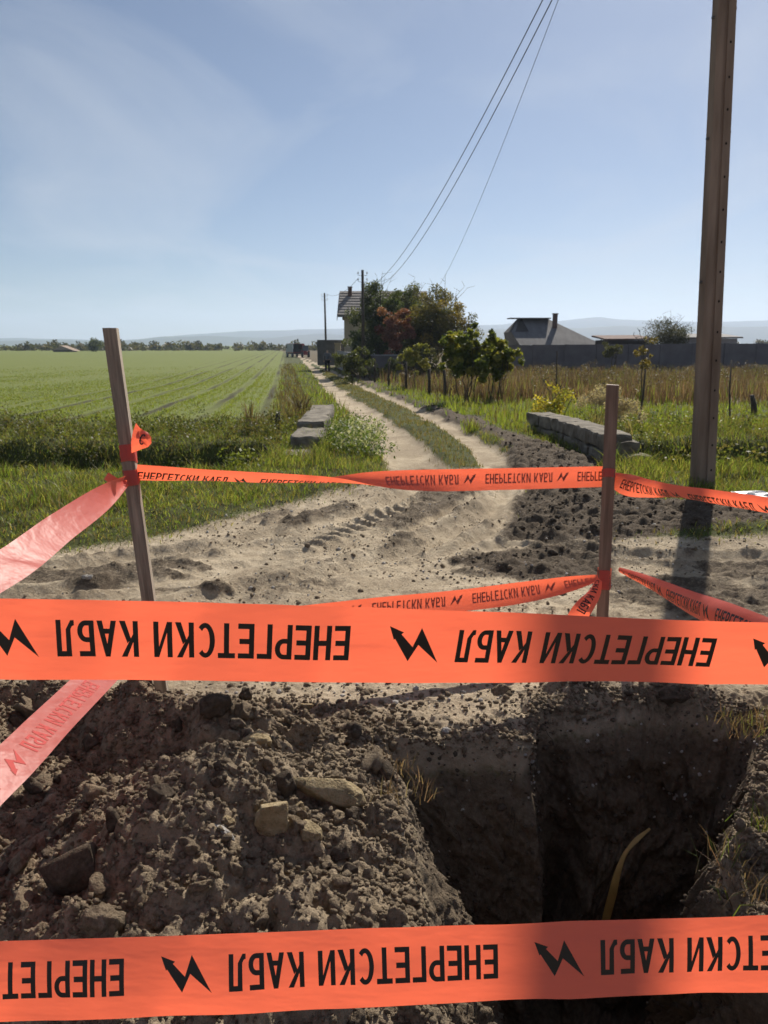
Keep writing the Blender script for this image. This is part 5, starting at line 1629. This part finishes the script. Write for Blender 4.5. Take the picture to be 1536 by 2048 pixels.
def shed(px0, px1, pyt, y, label, mat, roof):
    a, b = along(px0, pyt, y), along(px1, pyt, y)
    t = thing('shed', label, 'shed', ((a.x + b.x) / 2, y, -.5))
    MB().box(((a.x + b.x) / 2, y + 2, (a.z - .5) / 2), (b.x - a.x, 4, a.z + .5)).build('wall', mat, t)
    MB().add([(a.x - .3, y - .4, a.z - .02), (b.x + .3, y - .4, a.z + .02), (b.x + .3, y + 4.3, a.z + .35), (a.x - .3, y + 4.3, a.z + .3),
              (a.x - .3, y - .4, a.z + .1), (b.x + .3, y - .4, a.z + .14), (b.x + .3, y + 4.3, a.z + .5), (a.x - .3, y + 4.3, a.z + .45)],
             [(0, 3, 2, 1), (4, 5, 6, 7), (0, 1, 5, 4), (1, 2, 6, 5), (2, 3, 7, 6), (3, 0, 4, 7)]).build('roof', roof, t)
shed(1215, 1300, 680, 70, 'low brown shed roof beside the sparse tree', M['darkwood'], M['brick_red'])
shed(1362, 1475, 677, 68, 'flat-roofed shed behind the concrete pole above the wall', M['plaster_grey'], M['fibre'])

# ------------------------------------------------------------------ fence posts and sticks
def stick(name, label, b, tip, r0, r1, mat=None, cat='post', group=None, square=False):
    mb = MB()
    b = Vector(b); tip = Vector(tip); mid = b.lerp(tip, .5) + Vector((random.gauss(0, .02), 0, 0))
    mb.tube([b - (tip - b).normalized() * .2, mid, tip], [r0, (r0 + r1) / 2, r1], 4 if square else 7)
    o = mb.build(name, mat or M['bark'], None, not square)
    return tag(o, label, cat, group)
for px, pyt, y, lab in ((858, 738, 30.5, 'fence post left of the glossy leaved shrub'), (888, 740, 28.0, 'fence post at the left foot of the glossy shrub'),
                        (812, 725, 36.5, 'fence post below the young yellow green tree'), (778, 722, 41, 'fence post between young tree and middle pole'), (750, 716, 46, 'fence post nearest the middle pole')):
    b = at(px, y); stick('fence_post', lab, b, along(px, pyt, y), .06, .055, M['bark'], 'fence post', 'garden fence posts')
b = at(1112, 27); stick('garden_stake', 'thin stake behind the yellow plant', b, along(1114, 702, 27), .025, .02, cat='garden stake')
stick('garden_stake', 'leaning dark stick under the golden sapling', at(1274, 17.5), along(1291, 738, 17.8), .03, .02, cat='garden stake')
stick('garden_stake', 'thin crooked stick right of the concrete pole', at(1457, 17.5), along(1463, 720, 18), .022, .015, cat='garden stake')
stick('stump', 'short dark stump in the grass at far right', at(1504, 19.5), along(1504, 790, 19.5), .09, .05, cat='stump')
stick('stump', 'dark wooden peg standing at the field edge near culvert', at(553, 15.6), along(556, 823, 15.6), .07, .04, cat='peg')

# ------------------------------------------------------------------ litter
def crumple(name, label, c, size, seed, cat):
    me = rock_mesh(name, 3, seed, .55, .55, True, M['plastic_white'])
    me.polygons.foreach_set('use_smooth', [False] * len(me.polygons))
    o = bpy.data.objects.new(name, me); COL.objects.link(o); o.location = c; o.scale = size
    return tag(o, label, cat)
c = on_ground(1490, 1018); crumple('plastic_bag', 'crumpled white plastic sheet in grass at right edge', c + Vector((0, 0, .07)), (.36, .2, .15), 81, 'plastic sheet')
c = on_ground(1258, 1000); crumple('litter', 'small white scrap on dark soil beside the upright stake', c + Vector((0, 0, .10)), (.055, .05, .06), 82, 'litter')

# yellow strip in the pit
pts = [P(1300, 1658, 3.05), P(1272, 1682, 3.02), P(1248, 1712, 2.98), P(1236, 1745, 2.96), P(1226, 1785, 2.98), P(1216, 1822, 3.02), P(1205, 1870, 3.10)]
rb = Ribbon([(p, a_, .3, w_) for p, a_, w_ in zip(pts, (20, 40, 70, 60, 30, 20, 10), (.25, .8, 1, 1, 1.1, 1.1, 1))], W=.026, n=50, seed=2, up=(1, 0, 0))
S, T = np.meshgrid(rb.s, np.linspace(0, 1, 5), indexing='ij')
Vf = rb.at(S.ravel(), T.ravel()); Vb = rb.at(S.ravel(), T.ravel(), .004)
i = np.arange(49)[:, None] * 5; j = np.arange(4)[None]
F = np.stack([i + j, i + 5 + j, i + 6 + j, i + 1 + j], -1).reshape(-1, 4)
o = np_mesh('yellow_strip', np.concatenate([Vf, Vb]), np.concatenate([F, F[:, ::-1] + len(Vf)]), M['yellow'])
tag(o, 'bent dull yellow strip sticking up in the dark pit', 'plastic strip')

# ------------------------------------------------------------------ walker on the track
def person(loc, hgt):
    loc = Vector(loc); k = hgt / 1.75
    t = thing('person', 'person in grey jacket and dark trousers walking away along the track', 'person', loc)
    def skinned(name, verts, edges, radii, mat, sub=2):
        me = bpy.data.meshes.new(name); me.from_pydata([tuple(Vector(v) * k) for v in verts], edges, [])
        o = link(name, me, mat, t, loc)
        md = o.modifiers.new('skin', 'SKIN'); md.use_smooth_shade = True
        for v, r_ in zip(me.skin_vertices[0].data, radii): v.radius = (r_[0] * k, r_[1] * k) if isinstance(r_, tuple) else (r_ * k, r_ * k)
        me.skin_vertices[0].data[0].use_root = True
        sb = o.modifiers.new('sub', 'SUBSURF'); sb.levels = sub; sb.render_levels = sub
        return o
    # pelvis spine chest neck head | legs (mid stride) | arms
    V = [(0, 0, .95), (0, .01, 1.15), (0, .0, 1.36), (0, .01, 1.50), (0, .03, 1.58), (0, .04, 1.70),
         (.10, 0, .90), (.11, .13, .50), (.11, .10, .09), (.11, .24, .03), (-.10, 0, .90), (-.11, -.05, .50), (-.11, -.22, .13), (-.11, -.12, .04),
         (.19, 0, 1.42), (.25, -.06, 1.15), (.25, .03, .90), (.25, .06, .80), (-.19, 0, 1.42), (-.26, .03, 1.15), (-.27, .12, .92), (-.27, .15, .83)]
    E = [(0, 1), (1, 2), (2, 3), (3, 4), (4, 5), (0, 6), (6, 7), (7, 8), (8, 9), (0, 10), (10, 11), (11, 12), (12, 13), (2, 14), (14, 15), (15, 16), (16, 17), (2, 18), (18, 19), (19, 20), (20, 21)]
    Rr = [(.15, .10), (.14, .10), (.16, .11), .06, .09, .085, .09, .06, .045, .035, .09, .06, .045, .035, .065, .048, .036, .04, .065, .048, .036, .04]
    skinned('body', V, E, Rr, M['skin'])
    J = [0, 1, 2, 3, 14, 15, 16, 18, 19, 20]; idx = {a: b for b, a in enumerate(J)}
    skinned('jacket', [V[a] for a in J], [(idx[a], idx[b]) for a, b in E if a in idx and b in idx],
            [(.20, .145), (.18, .14), (.20, .15), .075, .095, .075, .06, .095, .075, .06], M['jacket'])
    J = [0, 6, 7, 8, 10, 11, 12]; idx = {a: b for b, a in enumerate(J)}
    skinned('trousers', [V[a] for a in J], [(idx[a], idx[b]) for a, b in E if a in idx and b in idx],
            [(.17, .13), .115, .085, .07, .115, .085, .07], M['trouser'])
    skinned('hair', [(0, .015, 1.66), (0, .03, 1.73)], [(0, 1)], [.095, .085], M['hair'])
    for a, b in ((8, 9), (12, 13)):
        skinned('shoe', [Vector(V[a]) - Vector((0, 0, .05)), V[b]], [(0, 1)], [.05, .042], M['rubber'], 1)
    return t
pl = at(655, 61.5); person((pl.x, pl.y, gz(pl.x, pl.y)), 1.78)

# ------------------------------------------------------------------ vehicles far down the track
def wheel(t, c, r_, w, ax):
    c = Vector(c); a = Vector(ax).normalized()
    ty = MB().tube([c - a * w / 2, c - a * w * .45, c + a * w * .45, c + a * w / 2], [r_ * .9, r_, r_, r_ * .9], 16).build('wheel', M['rubber'], t)
    MB().tube([c - a * (w / 2 + .01), c + a * (w / 2 + .01)], r_ * .5, 12).build('rim', M['grey_metal'], ty)

def lorry():
    b = at(590, 150); t = thing('lorry', 'red lorry with dark open body parked far down the track', 'lorry', b)
    rz = R(20); rot = Matrix.Rotation(rz, 3, 'Z')
    def L(x, y, z): return b + rot @ Vector((x, y, z))
    def bx(name, c, s, mat, par=t, tp=1.0): return MB().box(L(*c), s, rz, tp).build(name, mat, par)
    bx('chassis', (0, 0, .7), (2.0, 5.6, .22), M['rubber'])
    bx('bed_floor', (0, -.7, .9), (2.3, 4.2, .14), M['car_red'])
    bx('side_panel', (1.1, -.7, 1.7), (.1, 4.2, 1.5), M['car_red']); bx('side_panel', (-1.1, -.7, 1.7), (.1, 4.2, 1.5), M['grey_metal'])
    bx('headboard', (0, 1.35, 1.7), (2.1, .1, 1.5), M['darkwood'])
    bx('tailgate', (0, -2.78, 1.25), (2.1, .08, .6), M['darkwood'])
    bx('roof', (0, -.7, 2.49), (2.3, 4.2, .08), M['car_red'])
    bx('corner_post', (-1.06, -2.75, 1.7), (.2, .12, 1.6), M['white_metal']); bx('corner_post', (.95, -2.75, 1.7), (.45, .12, 1.6), M['car_red'])
    cb = bx('cab', (0, 2.3, 1.55), (2.2, 1.6, 1.9), M['grey_metal'], t, .88)
    bx('windscreen', (0, 3.06, 1.9), (1.7, .06, .7), M['glass'], cb); bx('side_window', (1.06, 2.4, 1.95), (.06, .8, .6), M['glass'], cb); bx('side_window', (-1.06, 2.4, 1.95), (.06, .8, .6), M['glass'], cb)
    for y in (-1.9, 2.3):
        for x in (-.95, .95): wheel(t, L(x, y, .48), .48, .3, rot @ Vector((1, 0, 0)))
    for x in (-.8, .8): bx('tail_light', (x, -2.85, .8), (.25, .05, .12), M['car_red'])
lorry()
def tractor():
    b = at(611, 146); t = thing('tractor', 'small red tractor with dark cab right of the lorry', 'tractor', b)
    rz = R(8); rot = Matrix.Rotation(rz, 3, 'Z')
    def L(x, y, z): return b + rot @ Vector((x, y, z))
    def bx(name, c, s, mat, par=t, tp=1.0): return MB().box(L(*c), s, rz, tp).build(name, mat, par)
    bx('bonnet', (0, 1.3, 1.0), (.7, 1.6, .6), M['car_red'], t, .85); bx('rear_body', (0, -.2, .75), (.8, 1.0, .6), M['car_red'])
    bx('mudguard', (.62, -.2, 1.15), (.4, 1.0, .14), M['car_red']); bx('mudguard', (-.62, -.2, 1.15), (.4, 1.0, .14), M['car_red'])
    c = bx('cab', (0, -.1, 1.62), (1.15, 1.1, .85), M['glass'], t, .86); bx('cab_roof', (0, -.1, 2.08), (1.15, 1.15, .08), M['rubber'], c)
    for x in (-.62, .62):
        wheel(t, L(x, -.3, .62), .62, .34, rot @ Vector((1, 0, 0))); wheel(t, L(x * .85, 1.6, .38), .38, .22, rot @ Vector((1, 0, 0)))
tractor()

# ------------------------------------------------------------------ far hut, tree line, hills
h0 = along(103, 700, 250); h1 = along(147, 700, 250); hp = along(121, 691, 250)
t = thing('hut', 'small low hut with pale pitched roof across the field', 'hut', ((h0.x + h1.x) / 2, 250, -.5))
MB().box(((h0.x + h1.x) / 2, 252, (h0.z - .5) / 2), (h1.x - h0.x - 1, 4, h0.z + .4)).build('wall', M['darkwood'], t)
MB().add([(h0.x, 250, h0.z - .3), (h1.x + .4, 250, h0.z - .3), (hp.x, 250, hp.z), (h0.x, 255, h0.z - .3), (h1.x + .4, 255, h0.z - .3), (hp.x, 255, hp.z)],
         [(0, 1, 2), (3, 5, 4), (0, 2, 5, 3), (1, 4, 5, 2), (0, 3, 4, 1)]).build('roof', M['tile_red'], t)
tree('round_tree', 'dark round tree on the skyline behind the leaning stake', at(192, 262), 5, 3.0, 2.2, 2.5, 20, 2600, .5, DG, trunk=.2, clump_r=.4)
# tree line: far-off, reads as one mass
cs, rr = [], []
for k in range(620):
    X = random.uniform(-330, 430); Y = random.uniform(300, 420)
    hh = random.choice((1.6, 2.0, 2.4, 3.0, 4.2)) * random.uniform(.7, 1.1)
    for _ in range(3):
        cs.append((X + random.gauss(0, 1.5), Y, -.4 + hh * random.uniform(.15, .9))); rr.append(1.1 + hh * .25)
for k in range(900):
    X = random.uniform(-340, 440); cs.append((X, random.uniform(298, 330), random.uniform(-.2, .9))); rr.append(random.uniform(1.0, 1.9))
V, F, c = leaf_cloud(cs, rr, 60000, 1.3, [(.06, .065, .03), (.085, .08, .04), (.05, .058, .028), (.11, .09, .05), (.10, .10, .04)], .8)
V[:, 2] = np.maximum(V[:, 2], -.45)
tag(np_mesh('tree_line', V, F, M['leaf'], None, smooth=False, col=c), 'far band of trees and scrub along the horizon', kind='stuff')

def hills(name, Y, prof, amp, seed, depth):
    """ridge whose skyline follows prof = [(px, py)], with real depth front to back"""
    px = np.linspace(-2600, 4200, 420)
    py = np.interp(px, [p[0] for p in prof], [p[1] for p in prof])
    xs = (px - 768) / FPX * Y * CP
    zt = np.array([along(768, float(q), Y).z for q in py]) + amp * fbm(px * .012, px * 0, 4, seed)
    zt = np.maximum(zt, 2)
    rows = []
    for u in np.linspace(-1, 1, 15):
        z = zt * np.cos(u * math.pi / 2) ** 1.3 * (1 + .12 * fbm(xs * .004, xs * 0 + u * 3, 3, seed + 4) * (1 - abs(u))) - 4 * abs(u)
        rows.append(np.stack([xs, np.full_like(xs, Y + u * depth), z], 1))
    V = np.concatenate(rows); n = len(px)
    i = np.arange(14)[:, None] * n; j = np.arange(n - 1)[None]
    F = np.stack([i + j, i + j + 1, i + n + j + 1, i + n + j], -1).reshape(-1, 4)
    return tag(np_mesh(name, V, F, M['hills']), kind='structure')
hills('near_hills', 3300, [(-2600, 676), (-400, 684), (0, 683), (80, 680), (160, 682), (250, 681), (330, 675), (420, 671), (520, 674), (640, 668), (760, 672), (1000, 660), (1140, 652), (1300, 655), (1536, 650), (2200, 660), (4200, 670)], 6, 5, 500)
hills('far_hills', 4700, [(-2600, 672), (-200, 680), (40, 676), (110, 678), (250, 682), (320, 676), (400, 668), (480, 661), (570, 659), (660, 658), (800, 655), (980, 650), (1120, 642), (1200, 638), (1280, 641), (1400, 644), (1536, 640), (1800, 646), (4200, 660)], 7, 9, 700)

# ------------------------------------------------------------------ haze
hm = bpy.data.materials.new('haze_air'); hm.use_nodes = True
hn = hm.node_tree; hn.nodes.clear()
ho = hn.nodes.new('ShaderNodeOutputMaterial'); hv = hn.nodes.new('ShaderNodeVolumePrincipled')
hv.inputs['Color'].default_value = (.64, .78, 1.0, 1); hv.inputs['Density'].default_value = .00020; hv.inputs['Anisotropy'].default_value = .3
hn.links.new(hv.outputs[0], ho.inputs['Volume'])
hz = MB().box((0, 0, 120), (13000, 13000, 250)).build('haze', hm)
tag(hz, 'thin pale haze in the air', kind='stuff')
